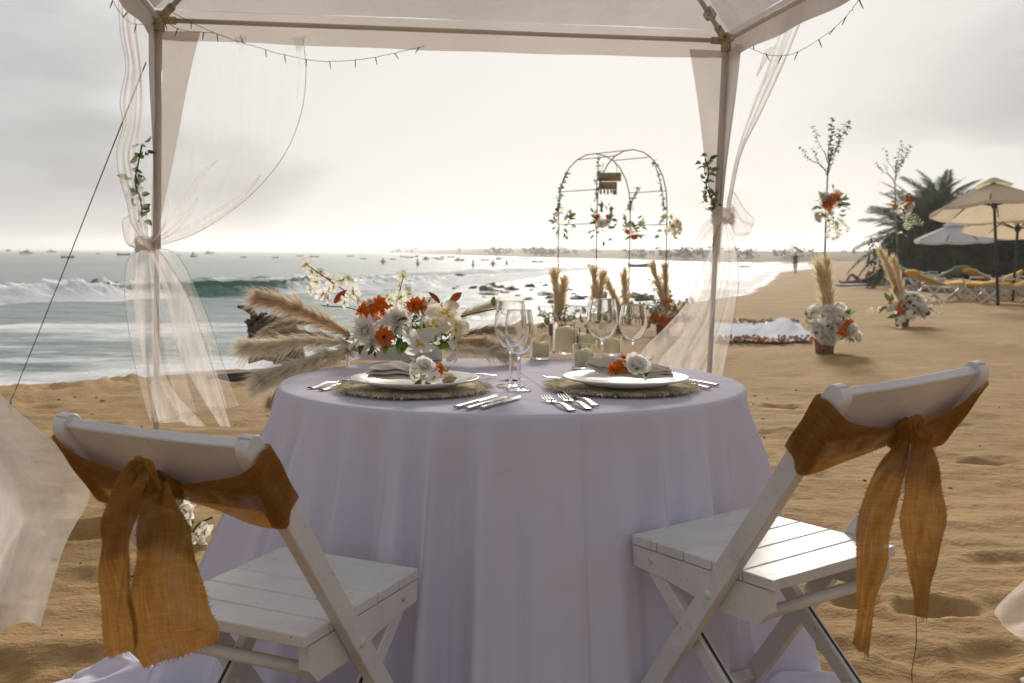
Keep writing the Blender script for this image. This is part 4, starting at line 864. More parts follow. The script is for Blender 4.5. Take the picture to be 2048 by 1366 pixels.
# ================================================================== THE GAZEBO
D1, D2 = 5.0, 5.415
BLt, BRt = pt(318, 40, D1), pt(1452, 82, D2); U = (BRt - BLt); U.z = 0; SPAN = U.length; U.normalize(); V = Vector((U.y, -U.x, 0))
ZT = (BLt.z + BRt.z) / 2; BLt.z = BRt.z = ZT; FLt, FRt = BLt + V * SPAN, BRt + V * SPAN
LEAN = Vector((-.065, .0, -ZT - .05))
C4 = [BLt, BRt, FRt, FLt]; PEAK = (BLt + FRt) / 2 + Vector((0, 0, .95))
gzb = thing('gazebo', 'white party gazebo with fabric roof standing over the table', 'gazebo', (PEAK.x, PEAK.y, 0))
for i, c in enumerate(C4):
    b = MB(); top = c; bot = c + LEAN; ax = (bot - top)
    out = (c - Vector((PEAK.x, PEAK.y, c.z))); out.z = 0; out.normalize()
    b.tube([top + Vector((0, 0, .04)), top + ax * .47], .0165, 12); b.tube([top + ax * .45, bot], .0130, 12); b.build('leg', 'gazebo_metal', gzb, world=True)
    MB().lathe([(.05, 0), (.05, .006), (.02, .012), (.016, .04)], 14, Vector((bot.x, bot.y, gz(bot.x, bot.y)))).build('foot_plate', 'gazebo_metal', gzb, world=True)
    n = C4[(i + 1) % 4]; d = (n - c).normalized()
    MB().tube([c + d * .04, n - d * .04], .0115, 10).build('crossbar', 'gazebo_metal', gzb, world=True)
    MB().tube([c, c.lerp(PEAK, .985)], [.0125, .010], 10).build('roof_strut', 'gazebo_metal', gzb, world=True)
    br = MB(); s = (PEAK - c).normalized(); br.tube([c - Vector((0, 0, .05)), c + Vector((0, 0, .03))], .025, 10)
    for e in (d, (C4[i - 1] - c).normalized()): br.tube([c, c + e * .075], .018, 8)
    br.tube([c, c + s * .11], .019, 8); br.build('corner_bracket', 'bracket', gzb, world=True)
    cl_ = MB(); q = c + s * .22; cl_.box((0, 0, 0), (.035, .06, .05), Matrix.Translation(q) @ frame(s), .008); cl_.box((.022, 0, .0), (.012, .03, .06), Matrix.Translation(q) @ frame(s), .004); cl_.build('strut_clip', 'gazebo_metal', gzb, world=True)
    # roof panel, sagging slightly between the struts
    G = []; off = Vector((0, 0, .055)); ow = .03
    c_o = c + out * ow + off; n_out = (n - Vector((PEAK.x, PEAK.y, n.z))); n_out.z = 0; n_out.normalize(); n_o = n + n_out * ow + off; pk = PEAK + Vector((0, 0, .03))
    for r_ in range(15):
        w = r_ / 14; row = []
        for j in range(25):
            q = j / 24; p = c_o.lerp(n_o, q).lerp(pk, w); p.z -= .05 * math.sin(math.pi * q) * math.sin(math.pi * min(1, w * 1.1)) - .006 * float(fbm(q * 9 + i, w * 7, 2)); row.append(p)
        G.append(row)
    MB().grid(G).build('roof_panel', 'canopy_cloth', gzb, world=True)
    G = []
    for r_ in range(5):
        w = r_ / 4; row = []
        for j in range(49): q = j / 48; p = c_o.lerp(n_o, q) + out.lerp(n_out, q) * (.004 + .012 * math.sin(q * 31 + i) * w); p.z -= .135 * w + (.010 * math.sin(math.pi * q)) * w; row.append(p)
        G.append(row)
    MB().grid(G).build('valance', 'leg_cover_cloth', gzb, world=True)
    b = MB()                                                   # tapered cloth round the leg: two wings
    for e in (d, (C4[i - 1] - c).normalized()):
        G = []
        for r_ in range(14):
            w = r_ / 13; row = []; wd = .022 + .185 * (1 - w) ** 1.15
            for j in range(7): q = j / 6; p = c + ax * (.02 + .46 * w) + out * (.022 + .006 * math.sin(w * 9 + j)) + e * (wd * q - .012); row.append(p)
            G.append(row)
        b.grid(G)
    b.build('leg_cover', 'leg_cover_cloth', gzb, world=True)
# ---- sheer curtains tied to the legs
def sheet3(name, parent, A, B, mat, nu=34, nv=40, folds=5, amp=.03, gather=None, hem=None, hemr=.0012, seed=0, bulge=0.):
    """cloth lofted between two edge curves, rippled in depth"""
    a = crom(A, nv); b_ = crom(B, nv); G = []
    for j in range(nu):
        q = j / (nu - 1); row = []
        for i in range(nv):
            w = i / (nv - 1); p = a[i].lerp(b_[i], q); k = (a[i] - b_[i]).length
            wob = math.sin(q * folds * 6.283 + 1.7 * math.sin(w * 3 + seed) + seed) + .5 * math.sin(q * folds * 13.1 + w * 5 + seed * 2); f_ = gather(w) if gather else 1.
            sd = min(1, min(q, 1 - q) * 8); p = p + Vector((0, 1, 0)) * (amp * wob * f_ * min(1, k * 3) * sd + bulge * math.sin(math.pi * q) * math.sin(math.pi * w)) + Vector((.35 * amp * math.cos(q * folds * 9 + w * 4 + seed), 0, .3 * amp * math.sin(w * 9 + q * 4 + seed))) * f_ * min(1, k * 3) * sd; row.append(p)
        G.append(row)
    o = MB().grid(G).build(name, mat, parent, world=True)
    for e in (hem or []):
        P = G[0] if e == 'a' else G[-1] if e == 'b' else [r[0] for r in G] if e == 't' else [r[-1] for r in G]; MB().tube(P, hemr, 5).build('hem', 'hem', o, world=True)
    return o
def tie(parent, p, r=.045, h=.06):
    b = MB()
    for k in range(9): z = -h / 2 + h * k / 8; b.tube([p + Vector(((r + .006 * math.sin(k * 2.1)) * math.cos(a), (r + .004 * math.sin(k * 1.3)) * math.sin(a), z + .006 * math.sin(a * 3 + k))) for a in np.linspace(0, 6.283, 22)], .006, 6)
    return b.build('tie', 'sheer_thick', parent, world=True)
sb = lambda w: .25 + .75 * w
cu = thing('sheer_curtain', 'sheer white curtain tied to the gazebo leg on the sea side, swagged across the opening', 'curtain', gnd(283, 985, 0))
d = D1 + .03; T0 = pt(293, 488, d)
sheet3('swag', cu, PX([(345, 62), (335, 200), (325, 330), (312, 440), (300, 488)], d), PX([(606, 76), (612, 150), (600, 235), (562, 320), (490, 400), (395, 465), (306, 494)], d), 'sheer_thin', folds=2.3, amp=.02, hem=['b'], hemr=.0015, seed=1, gather=sb, bulge=.06)
for A, B, sd in (([(435, 320), (400, 345), (360, 400), (325, 450), (300, 480)], [(436, 321), (412, 350), (385, 400), (345, 455), (304, 488)], 2), ([(520, 350), (470, 395), (410, 430), (350, 462), (303, 484)], [(522, 351), (484, 404), (425, 448), (360, 478), (304, 492)], 3), ([(395, 395), (375, 420), (345, 452), (302, 484)], [(397, 396), (383, 428), (352, 465), (304, 490)], 7)):
    sheet3('fold', cu, PX(A, d - .02), PX(B, d - .04), 'sheer', 10, 24, 1.5, .012, seed=sd)
sheet3('strip', cu, PX([(468, 75), (478, 110), (450, 145), (418, 170)], d), PX([(494, 72), (484, 105), (455, 142), (420, 172)], d), 'sheer', 8, 20, 1, .01, seed=5)
sheet3('strip', cu, PX([(586, 74), (594, 110), (598, 150), (592, 200)], d), PX([(612, 72), (602, 108), (601, 150), (594, 200)], d), 'sheer', 8, 20, 1, .01, seed=6)
sheet3('side_drop', cu, PX([(236, -40), (240, 60), (252, 130), (240, 200), (246, 250), (234, 300), (238, 350), (254, 405), (262, 445), (288, 486)], d - .12), PX([(268, -40), (276, 60), (284, 130), (290, 200), (282, 260), (272, 310), (280, 350), (290, 400), (296, 445), (296, 488)], d - .05), 'sheer', folds=3, amp=.03, hem=['a'], seed=2, hemr=.0012)
sheet3('bow', cu, PX([(262, 430), (246, 440), (246, 462), (256, 490), (284, 498)], d - .08), PX([(292, 440), (285, 450), (278, 470), (280, 485), (296, 494)], d - .03), 'sheer_thick', 14, 20, 2, .02, seed=4, hem=['a'])
sheet3('bow', cu, PX([(300, 486), (318, 440), (330, 400), (326, 380)], d - .03), PX([(300, 490), (330, 455), (338, 410), (328, 380)], d - .06), 'sheer', 10, 18, 1.5, .015, seed=8)
tie(cu, T0)
sheet3('skirt', cu, PX([(284, 496), (256, 520), (249, 580), (256, 650), (272, 740), (300, 845)], d - .05), PX([(300, 496), (352, 508), (392, 580), (425, 660), (450, 740), (480, 812)], d - .12), 'sheer_mid', 60, 44, 2.6, .04, seed=3, hem=['a', 'b', 'e'], hemr=.0013, gather=lambda w: .3 + w)
sheet3('skirt_fold', cu, PX([(300, 500), (330, 590), (350, 680), (390, 770), (440, 852)], d - .14), PX([(318, 500), (370, 580), (400, 660), (430, 750), (462, 855)], d - .18), 'sheer', 22, 34, 1.3, .03, seed=9, hem=['b'])
sheet3('skirt_fold', cu, PX([(278, 500), (268, 600), (282, 700), (300, 780), (318, 846)], d - .1), PX([(298, 500), (312, 600), (318, 690), (340, 770), (412, 852)], d - .14), 'sheer', 22, 34, 1.3, .03, seed=10)
cu = thing('sheer_curtain', 'sheer white curtain tied to the gazebo leg nearer the flower stands, skirt blown behind table', 'curtain', gnd(1428, 960, 0)); d = D2
sheet3('swag', cu, PX([(1560, 62), (1536, 130), (1500, 220), (1470, 320), (1452, 425)], d - .25), PX([(1602, 42), (1566, 130), (1520, 230), (1482, 310), (1458, 425)], d - .35), 'sheer', 16, 34, 2, .03, seed=2, hem=['b'])
sheet3('fold', cu, PX([(1528, 100), (1520, 130), (1512, 150)], d - .2), PX([(1552, 90), (1528, 130), (1514, 155)], d - .25), 'sheer', 8, 12, 1, .01, seed=4)
tie(cu, pt(1446, 432, d - .02), .05, .07)
sheet3('bow', cu, PX([(1452, 425), (1462, 380), (1490, 420), (1508, 440), (1500, 462)], d - .08), PX([(1452, 440), (1465, 460), (1470, 480), (1488, 478), (1500, 466)], d - .12), 'sheer', 16, 22, 2, .03, seed=5, hem=['a'])
sheet3('bow', cu, PX([(1442, 432), (1420, 435), (1402, 455), (1390, 478)], d - .1), PX([(1442, 442), (1430, 460), (1415, 480), (1400, 492)], d - .14), 'sheer', 14, 18, 2, .025, seed=6)
sheet3('ribbon', cu, PX([(1440, 440), (1410, 488), (1370, 486), (1340, 470)], d - .08), PX([(1440, 446), (1412, 493), (1370, 489), (1340, 472)], d - .08), 'sheer', 5, 20, 1, .004, seed=3)
sheet3('skirt', cu, PX([(1440, 446), (1424, 490), (1402, 540), (1376, 600), (1330, 655), (1285, 700), (1262, 760), (1255, 830)], d + .02), PX([(1452, 446), (1470, 490), (1478, 560), (1466, 640), (1452, 720), (1440, 780), (1436, 830), (1434, 870)], d + .05), 'sheer', 60, 44, 2.7, .05, seed=6, hem=['a', 'b'], hemr=.0013, gather=lambda w: .3 + w)
sheet3('skirt_fold', cu, PX([(1440, 450), (1415, 540), (1390, 620), (1345, 700), (1330, 800)], d - .04), PX([(1446, 450), (1440, 540), (1425, 640), (1400, 720), (1390, 820)], d - .08), 'sheer', 26, 34, 1.4, .04, seed=11)
cu = thing('sheer_curtain', 'sheer white curtain billowing in beside the bow-tied chair with wide tails', 'curtain', Vector((FLt.x, FLt.y, 0))); d = 2.2
sheet3('billow', cu, PX([(-150, 560, 2.22), (-280, 760, 2.2), (-300, 1000, 2.15), (-260, 1270, 2.1)]), PX([(-130, 560, 2.22), (-20, 760, 2.2), (70, 852, 2.15), (140, 912, 2.1), (180, 985, 2.05), (128, 1095, 2.05), (80, 1255, 2.05)]), 'sheer_soft', 70, 60, 1.8, .05, seed=3, gather=lambda w: .3 + w, bulge=-.20)
sheet3('billow', cu, PX([(-150, 600, 2.25), (-220, 800, 2.3), (-200, 1000, 2.28), (-160, 1240, 2.2)]), PX([(-130, 600, 2.25), (-30, 860, 2.25), (40, 1000, 2.2), (30, 1110, 2.18), (-20, 1235, 2.15)]), 'sheer_soft', 60, 50, 1.6, .06, seed=5, bulge=-.25)
sheet3('billow', cu, PX([(-140, 600, 2.3), (-160, 800, 2.3), (-120, 1000, 2.28), (-90, 1230, 2.2)]), PX([(-130, 600, 2.3), (0, 840, 2.28), (95, 960, 2.2), (110, 1080, 2.16), (40, 1225, 2.12)]), 'sheer_mid', 60, 50, 1.6, .07, seed=9, bulge=-.12)
tie(cu, pt(-135, 560, 2.22))
cu = thing('sheer_curtain', 'sheer white curtain edge blowing over the sand beside the bow-tied chair with narrow tails', 'curtain', Vector((FRt.x, FRt.y, 0))); d = 2.65
sheet3('billow', cu, PX([(2400, 560, 2.65), (2330, 800, 2.6), (2180, 1040, 2.55), (2060, 1150, 2.5), (1992, 1215, 2.5), (1998, 1240, 2.5)]), PX([(2420, 560, 2.65), (2440, 800, 2.65), (2400, 1040, 2.6), (2280, 1200, 2.55), (2120, 1300, 2.5), (2030, 1272, 2.5)]), 'sheer_soft', 40, 40, 2, .04, seed=7, bulge=-.06)
tie(cu, pt(2405, 560, 2.65))
# ---- fairy lights, guy rope, greenery on the legs
def lights(label, path, n, first=.04):
    P = crom(path, 90); t = thing('fairy_lights', label, 'string lights', path[0]); MB().tube([p + Vector((random.gauss(0, .0012), 0, random.gauss(0, .0012))) for p in P], .0013, 5).build('wire', 'dark_wire', t, world=True)
    for k in range(n):
        q = P[min(89, int((first + (1 - first) * (k + .5) / n) * 90))]; dd = Vector((random.gauss(0, .35), random.gauss(0, .3), -1 if random.random() < .85 else 1)).normalized(); MB().tube([q, q + dd * .020, q + dd * .038], [.0026, .0024, .0013], 6).build('bulb', 'dark_wire', t, world=True)
random.seed(2)
lights('string of small dark fairy lights drooping from the gazebo corner beside the flower stands', PX([(1470, 88, 5.35), (1500, 96, 5.2), (1540, 110, 5.0), (1590, 106, 4.8), (1650, 70, 4.5), (1690, 35, 4.3), (1725, -10, 4.1)]), 9)
lights('string of small dark fairy lights drooping along the sea side of the gazebo', PX([(345, 25, 5.0), (420, 62, 5.0), (500, 90, 5.04), (570, 110, 5.08), (640, 122, 5.1), (720, 119, 5.14), (780, 108, 5.16), (850, 92, 5.2)]), 11)
lights('string of small dark fairy lights hanging over the curtain on the sea side corner', PX([(215, -25, 4.4), (235, 18, 4.6), (262, 46, 4.8), (300, 48, 4.95), (330, 45, 5.0), (365, 60, 5.0), (430, 66, 5.04)]), 7)
gp = PX([(292, 125, 5.0), (240, 262, 5.45), (30, 782, 7.6)]); a_, b_ = gp[0], gnd(18, 812, 0); rp = thing('guy_rope', 'thin dark guy rope running from the gazebo leg down to the sand', 'rope', b_)
MB().tube([a_, a_.lerp(b_, .5) - Vector((0, 0, .01)), b_], .0032, 6).build('rope', 'dark_wire', rp, world=True); MB().tube([b_ - Vector((0, 0, .1)), b_ + Vector((.02, 0, .06))], .008, 6).build('peg', 'steel', rp, world=True)
random.seed(17)
for pxs, dd, lb in (([(284, 290), (276, 330), (270, 365), (282, 400), (284, 435)], 4.97, 'green leafy garland on the gazebo leg behind the swagged curtain'), ([(1410, 318), (1418, 345), (1412, 372), (1424, 398), (1428, 418)], 5.4, 'green leafy garland on the gazebo leg beside the flower stands')):
    P = PX(pxs, dd); t = thing('leafy_garland', lb, 'garland', P[-1]); MB().tube(crom(P, 12), .004, 5).build('stem', 'stem', t, world=True)
    for q in crom(P, 14):
        for k in range(3): bloom(random.choice(('sage', 'leaf', 'sage', 'sage')), t, q + Vector((random.gauss(0, .015), 0, random.gauss(0, .015))), rdir(.1), random.uniform(.03, .055))
# ================================================================== THE TABLE
TC = Vector((0, 2.985, 0)); TR_, TZ = .64, .75
tb = thing('round_table', 'round folding banquet table hidden under the white cloth', 'table', TC)
MB().lathe([(0, TZ - .032), (TR_ - .012, TZ - .032), (TR_ - .006, TZ - .02), (TR_ - .012, TZ - .008), (0, TZ - .008)], 64).build('tabletop', 'sign_wood', tb)
for k in range(4): a = .78 + k * 1.5708; MB().tube([(.42 * math.cos(a), .42 * math.sin(a), TZ - .03), (.44 * math.cos(a), .44 * math.sin(a), -.02)], .016, 10).build('leg', 'gazebo_metal', tb)
NT_ = 512; th = np.arange(NT_) * 2 * math.pi / NT_; vs = []; rows = 0
def bump_at(t, c, w): d = (t - c + math.pi) % (2 * math.pi) - math.pi; return np.exp(-(d / w) ** 2)
ph = th + .10 * np.sin(3 * th + .5) + .05 * np.sin(7 * th)
pl = lambda k, o: 1 - 2 * np.abs(np.sin(.5 * k * ph + o)) ** .75
fold = .75 * pl(29, .4) + .35 * pl(47, 1.1) + .45 * np.sin(13 * ph + 1.2); fold = fold * (.35 + .95 * np.clip(.5 + 1.1 * fbm(th * 3.1, np.zeros(NT_), 3), 0, 1)) + .5 * fbm(th * 9, np.full(NT_, 3.3), 3); sharp = fold
left = bump_at(th, R(195), .75); flare = .105 + .17 * left
pool = .03 + .34 * bump_at(th, R(205), .36) + .10 * bump_at(th, R(172), .25) + .05 * np.maximum(0, np.sin(5 * th + 1)) + .12 * bump_at(th, R(-28), .15)
for r in np.linspace(.02, TR_ - .012, 22): vs.append(np.stack([r * np.cos(th), r * np.sin(th), np.full(NT_, TZ + .0012) + .0012 * fbm(r * np.cos(th) * 9, r * np.sin(th) * 9, 2)], 1))
for a in (25, 50, 75): vs.append(np.stack([(TR_ - .012 + .014 * math.sin(R(a))) * np.cos(th), (TR_ - .012 + .014 * math.sin(R(a))) * np.sin(th), np.full(NT_, TZ - .012 + .0135 * math.cos(R(a)))], 1))
for k in range(1, 37):
    q = k / 36; z = (TZ - .014) * (1 - q) + .006; w = min(1., q * 5) ** .7
    tw = fold * (1 - q * .6) + sharp * q * .6 + .35 * fbm(th * 6, np.full(NT_, q * 2.2), 2) * q
    r = TR_ + .003 + flare * q ** 1.15 + (.020 + .060 * q) * w * tw
    vs.append(np.stack([r * np.cos(th), r * np.sin(th), np.full(NT_, z)], 1))
rb = r
for k in range(1, 21):
    q = k / 20; r = rb + pool * q; x = r * np.cos(th); y = r * np.sin(th)
    zz = .012 + (.02 + .16 * pool) * np.abs(fbm(th * 7, np.full(NT_, q * 2.6), 2, .45)) * math.sin(math.pi * min(1, q * .9 + .05)) * 2.0 * np.minimum(1, pool * 6); vs.append(np.stack([x, y, zz], 1))
n = len(vs); V_ = np.concatenate(vs)
gw = ground_z(V_[:, 0] + TC.x, V_[:, 1] + TC.y); V_[:, 2] = np.where(V_[:, 2] < .25, V_[:, 2] + gw * (1 - V_[:, 2].clip(0, .25) / .25), V_[:, 2])
i = np.arange(n - 1)[:, None] * NT_; j = np.arange(NT_)[None, :]; j2 = (j + 1) % NT_
b = MB(); b.v = V_.tolist(); b.f = np.stack([i + j, i + NT_ + j, i + NT_ + j2, i + j2], -1).reshape(-1, 4)[:, ::-1].tolist(); b.f.append(tuple(range(NT_))); b.m = [0] * len(b.f)
o = b.build('tablecloth', 'tablecloth'); o.location = TC; tag(o, 'white floor length cloth draped in folds over the round table', 'tablecloth')

# ---- tableware
ZC = TZ + .003
def tpx(px, py, z=ZC): return gnd(px, py, z)
def placemat(px, py, r, label):
    p = tpx(px, py); t = thing('placemat', label, 'placemat', p, group='raffia placemats')
    MB().lathe([(0, .002), (r * .9, .002), (r * .93, .006), (r * .9, .010), (0, .009)], 64).build('mat', 'raffia', t)
    b = MB()
    for k in range(1700):
        a = random.uniform(0, 6.283); rr = r * random.uniform(.78, .97); c = Vector((rr * math.cos(a), rr * math.sin(a), .008)); tg = a + random.choice((-1, 1)) * random.uniform(.2, 1.5); L = random.uniform(.015, .034)
        d = Vector((math.cos(tg), math.sin(tg), 0)); P = [c, c + d * L * .5 + Vector((0, 0, random.uniform(.0, .005))), c + d * L + Vector((0, 0, random.uniform(-.006, .004)))]
        s = Vector((-d.y, d.x, random.uniform(-.5, .5))) * random.uniform(.0008, .0016); b.add([P[0] - s, P[0] + s, P[1] + s, P[1] - s, P[2] + s * .5, P[2] - s * .5], [(0, 1, 2, 3), (3, 2, 4, 5)])
    b.build('fringe', 'raffia', t, kind='stuff', smooth=False); return t
random.seed(4)
m1, m2 = (829, 780), (1243, 777)
placemat(*m1, .200, 'round woven raffia placemat under the plate beside the centrepiece'); placemat(*m2, .200, 'round woven raffia placemat under the plate beside the candles')
def plate(px, py, label):
    p = tpx(px, py, ZC + .012); t = MB().lathe([(0, .004), (.055, .004), (.06, 0), (.066, 0), (.072, .005), (.112, .008), (.118, .012), (.158, .021), (.163, .024), (.1645, .0255), (.163, .027), (.157, .0262), (.117, .0165), (.110, .0125), (.0, .0105)], 72).build('dinner_plate', 'porcelain'); t.location = p; return tag(t, label, 'plate', 'dinner plates'), p
P1 = plate(830, 774, 'round white plate holding a folded napkin beside the centrepiece')[1]; P2 = plate(1251, 772, 'round white plate holding a rolled napkin beside the candles')[1]
def napkin(label, c, layers):
    t = thing('linen_napkin', label, 'napkin', c, group='napkins on the plates')
    for A, B, z0 in layers:
        G = []; a = crom([Vector(q) for q in A], 24); b_ = crom([Vector(q) for q in B], 24)
        for j in range(9):
            q = j / 8; G.append([a[i].lerp(b_[i], q) + Vector((0, 0, z0 + .004 * math.sin(math.pi * q) + .0022 * math.sin(q * 9 + i * .7))) for i in range(24)])
        MB().grid(G).build('fold', 'napkin_linen', t, thick=.003, sub=1)
    return t
zl = .028
napkin('taupe linen napkin folded flat with a white posy on it', P1, [([(-.115, -.055, zl), (-.05, -.06, zl), (.02, -.05, zl - .004), (.09, -.015, zl)], [(-.12, .02, zl), (-.05, .03, zl + .01), (.02, .03, zl + .006), (.10, .02, zl)], .0),
        ([(-.118, -.050, zl + .007), (-.06, -.054, zl + .010), (.0, -.04, zl + .006), (.05, -.01, zl)], [(-.11, .03, zl + .012), (-.05, .04, zl + .020), (.02, .03, zl + .010), (.06, .02, zl)], .002), ([(-.116, -.046, zl + .014), (-.065, -.048, zl + .018), (-.02, -.035, zl + .014), (.01, -.015, zl + .004)], [(-.10, .03, zl + .018), (-.05, .045, zl + .028), (.0, .035, zl + .018), (.04, .01, zl + .006)], .004)])
napkin('taupe linen napkin rolled into a bundle with a white flower and orange blooms on it', P2, [([(-.105, .015, zl + .02), (-.06, -.03, zl + .006), (.0, -.055, zl), (.07, -.062, zl), (.115, -.058, zl + .002)], [(-.095, .05, zl + .03), (-.03, .03, zl + .030), (.03, .0, zl + .022), (.08, -.01, zl + .012), (.12, -.02, zl + .006)], .0),
        ([(-.10, .02, zl + .026), (-.05, -.02, zl + .016), (.01, -.045, zl + .010), (.075, -.055, zl + .008), (.112, -.052, zl + .010)], [(-.09, .055, zl + .036), (-.02, .035, zl + .040), (.03, .005, zl + .032), (.08, -.012, zl + .020), (.115, -.02, zl + .012)], .001), ([(-.08, -.01, zl + .022), (-.03, -.035, zl + .018), (.03, -.05, zl + .014), (.08, -.056, zl + .014), (.105, -.05, zl + .015)], [(-.05, .04, zl + .044), (.0, .02, zl + .044), (.04, .0, zl + .036), (.085, -.018, zl + .024), (.11, -.025, zl + .017)], .002)])
def posy(label, c, items):
    t = thing('flower_posy', label, 'posy', c, group='posies on the napkins')
    for kind, px, py, d, n, s in items: bloom(kind, t, pt(px, py - 5, d), n, s * 1.12)
    return t
dP = P1.y - .035; random.seed(9)
posy('small posy of white blooms with one orange flower on the flat napkin', pt(855, 772, dP), [('rose', 850, 742, dP - .03, (0, -.8, .6), .026), ('orchid2', 828, 745, dP - .02, (-.6, -.6, .4), .018), ('orchid2', 866, 762, dP - .05, (.3, -.9, .1), .020), ('orchid2', 830, 758, dP - .03, (-.5, -.8, 0), .018), ('mum', 862, 748, dP - .02, (.3, -.6, .7), .022),
      ('daisy_dark', 879, 742, dP - .01, (.8, -.6, .3), .016), ('lime', 888, 748, dP, (.9, -.2, .4), .024), ('leaf', 842, 766, dP - .04, (-.3, -.8, -.3), .03), ('leaf', 850, 770, dP - .05, (.2, -1, -.2), .03), ('lime', 836, 752, dP, (-.4, -.4, .6), .03), ('petal' if 0 else 'dry', 884, 768, dP - .04, (.8, -.5, .1), .035), ('sprig_white', 838, 765, dP - .03, (-.2, -.4, 1), .06), ('dry', 892, 765, dP - .03, (.9, -.3, .2), .03)])
dP = P2.y - .03
posy('small posy of one large white bloom and orange flowers on the rolled napkin', pt(1262, 755, dP), [('rose', 1272, 742, dP - .03, (.1, -.8, .6), .034), ('rose', 1262, 740, dP, (-.3, -.3, .9), .026), ('orchid2', 1290, 750, dP - .03, (.7, -.6, .2), .022), ('daisy', 1240, 738, dP, (-.3, -.6, .7), .022), ('spider', 1228, 744, dP - .02, (-.8, -.5, .2), .02), ('spider', 1248, 722, dP + .01, (0, -.3, 1), .014),
      ('leaf', 1288, 752, dP - .06, (.6, -.8, -.2), .026), ('leaf', 1236, 748, dP - .03, (-.7, -.6, 0), .026), ('lime', 1300, 758, dP - .06, (.5, -.8, -.2), .025), ('sprig', 1292, 735, dP, (.6, 0, .8), .03)])
# ---- cutlery (head towards p1)
def fork_mesh():
    b = MB(); G = []
    for i in range(16):
        q = i / 15; x = .130 * q; w = .0105 - .0045 * sstep(.0, .75, q) if q < .8 else .0032 + .001 * (q - .8); z = .002 + .006 * math.sin(q * 3.0) ** 2; G.append([(x, -w, z), (x, -w * .6, z + .0018), (x, w * .6, z + .0018), (x, w, z), (x, w * .6, z - .0016), (x, -w * .6, z - .0016), (x, -w, z)])
    b.grid(G); h = b; e = MB(); G = []
    for i in range(7): q = i / 6; x = .130 + .030 * q; w = .0035 + .009 * float(sstep(0, .8, q)); z = .003 + .001 * q - .002 * math.sin(q * 3.1); G.append([(x, -w, z + .0015), (x, 0, z - .0005), (x, w, z + .0015)])
    e.grid(G); e.grid([[(x, y, z - .0014) for x, y, z in r][::-1] for r in G])
    for k in range(4): y = (-1.5 + k) * .0073; e.tube([(.158, y, .0042), (.175, y, .0038), (.192, y * .96, .006), (.204, y * .95, .0105)], [.0019, .0018, .0014, .0007], 5, flat=.7)
    return h, e
def knife_mesh():
    b = MB(); G = []
    for i in range(12): q = i / 11; x = .105 * q; w = .0085 - .0022 * q; t_ = .0032 - .0008 * q; G.append([(x, w * math.cos(a), .0042 + t_ * math.sin(a)) for a in np.linspace(0, 6.283, 11)])
    b.grid(G); b.add(G[0][:-1], [tuple(range(10))]); e = MB(); G = []
    for i in range(12): q = i / 11; x = .105 + .115 * q; w0 = -.0085 + .010 * max(0, q - .75) ** 1.3 * 4; w1 = .0065; G.append([(x, w0, .0040), (x, w1, .0052), (x, w1, .0034), (x, w0, .0036)])
    e.grid(G); return b, e
def spoon_mesh():
    b = MB(); G = []
    for i in range(14): q = i / 13; x = .11 * q; w = .008 - .005 * q; z = .002 + .007 * math.sin(q * 3) ** 2; G.append([(x, w * math.cos(a), z + .0016 * math.sin(a)) for a in np.linspace(0, 6.283, 9)])
    b.grid(G); e = MB(); G = []
    for i in range(11): q = i / 10; x = .11 + .05 * q; w = .0165 * math.sin(math.pi * min(.97, q * .95 + .04)) ** .6; z = .0055; G.append([(x, w * s_, z - .006 * (1 - s_ * s_) * math.sin(math.pi * q)) for s_ in np.linspace(-1, 1, 9)])
    e.grid(G); e.grid([[(x, y, z - .001) for x, y, z in r][::-1] for r in G]); return b, e
CUT = {}
def cutlery(kind, p0, p1, label, z=ZC, tilt=0., size=1.):
    a, c = tpx(*p0, z), tpx(*p1, z); d = c - a
    if kind not in CUT:
        h, e = dict(fork=fork_mesh, knife=knife_mesh, spoon=spoon_mesh)[kind](); t = thing(kind, '', kind); h.build('handle', 'steel', t); e.build({'fork': 'tines', 'knife': 'blade', 'spoon': 'bowl'}[kind], 'steel', t); CUT[kind] = t
    else: t = copy_tree(CUT[kind])
    t.location = a; t.rotation_euler = (0, -tilt, math.atan2(d.y, d.x)); t.scale = (size,) * 3
    return tag(t, label, kind, 'cutlery on the table')
cutlery('fork', (620, 777), (748, 752), 'steel fork, outermost of the pair beside the flat napkin plate'); cutlery('fork', (642, 781), (770, 753), 'steel fork, inner one of the pair beside the flat napkin plate')
cutlery('knife', (912, 817), (1018, 787), 'steel knife beside the raffia mat of the flat napkin plate'); cutlery('knife', (934, 820), (1036, 789), 'steel knife lying between two others near the wine glasses'); cutlery('knife', (962, 819), (1046, 794), 'steel knife lying beside the forks at the table edge')
cutlery('fork', (1144, 823), (1050, 781), 'steel fork lying across the table edge beside the knives'); cutlery('fork', (1178, 820), (1068, 772), 'steel fork in the middle of the three beside the knives'); cutlery('fork', (1191, 813), (1084, 769), 'steel fork tucked against the raffia mat of the rolled napkin plate', ZC + .001)
cutlery('knife', (1434, 773), (1372, 761), 'steel knife, outermost of the pair beyond the rolled napkin plate'); cutlery('knife', (1418, 779), (1358, 765), 'steel knife, inner one of the pair beyond the rolled napkin plate')
cutlery('spoon', (992, 752), (900, 757), 'steel dessert spoon lying behind the flat napkin plate', ZC + .004); cutlery('fork', (1200, 757), (1086, 757), 'steel dessert fork lying behind the rolled napkin plate', ZC + .002, size=.8)
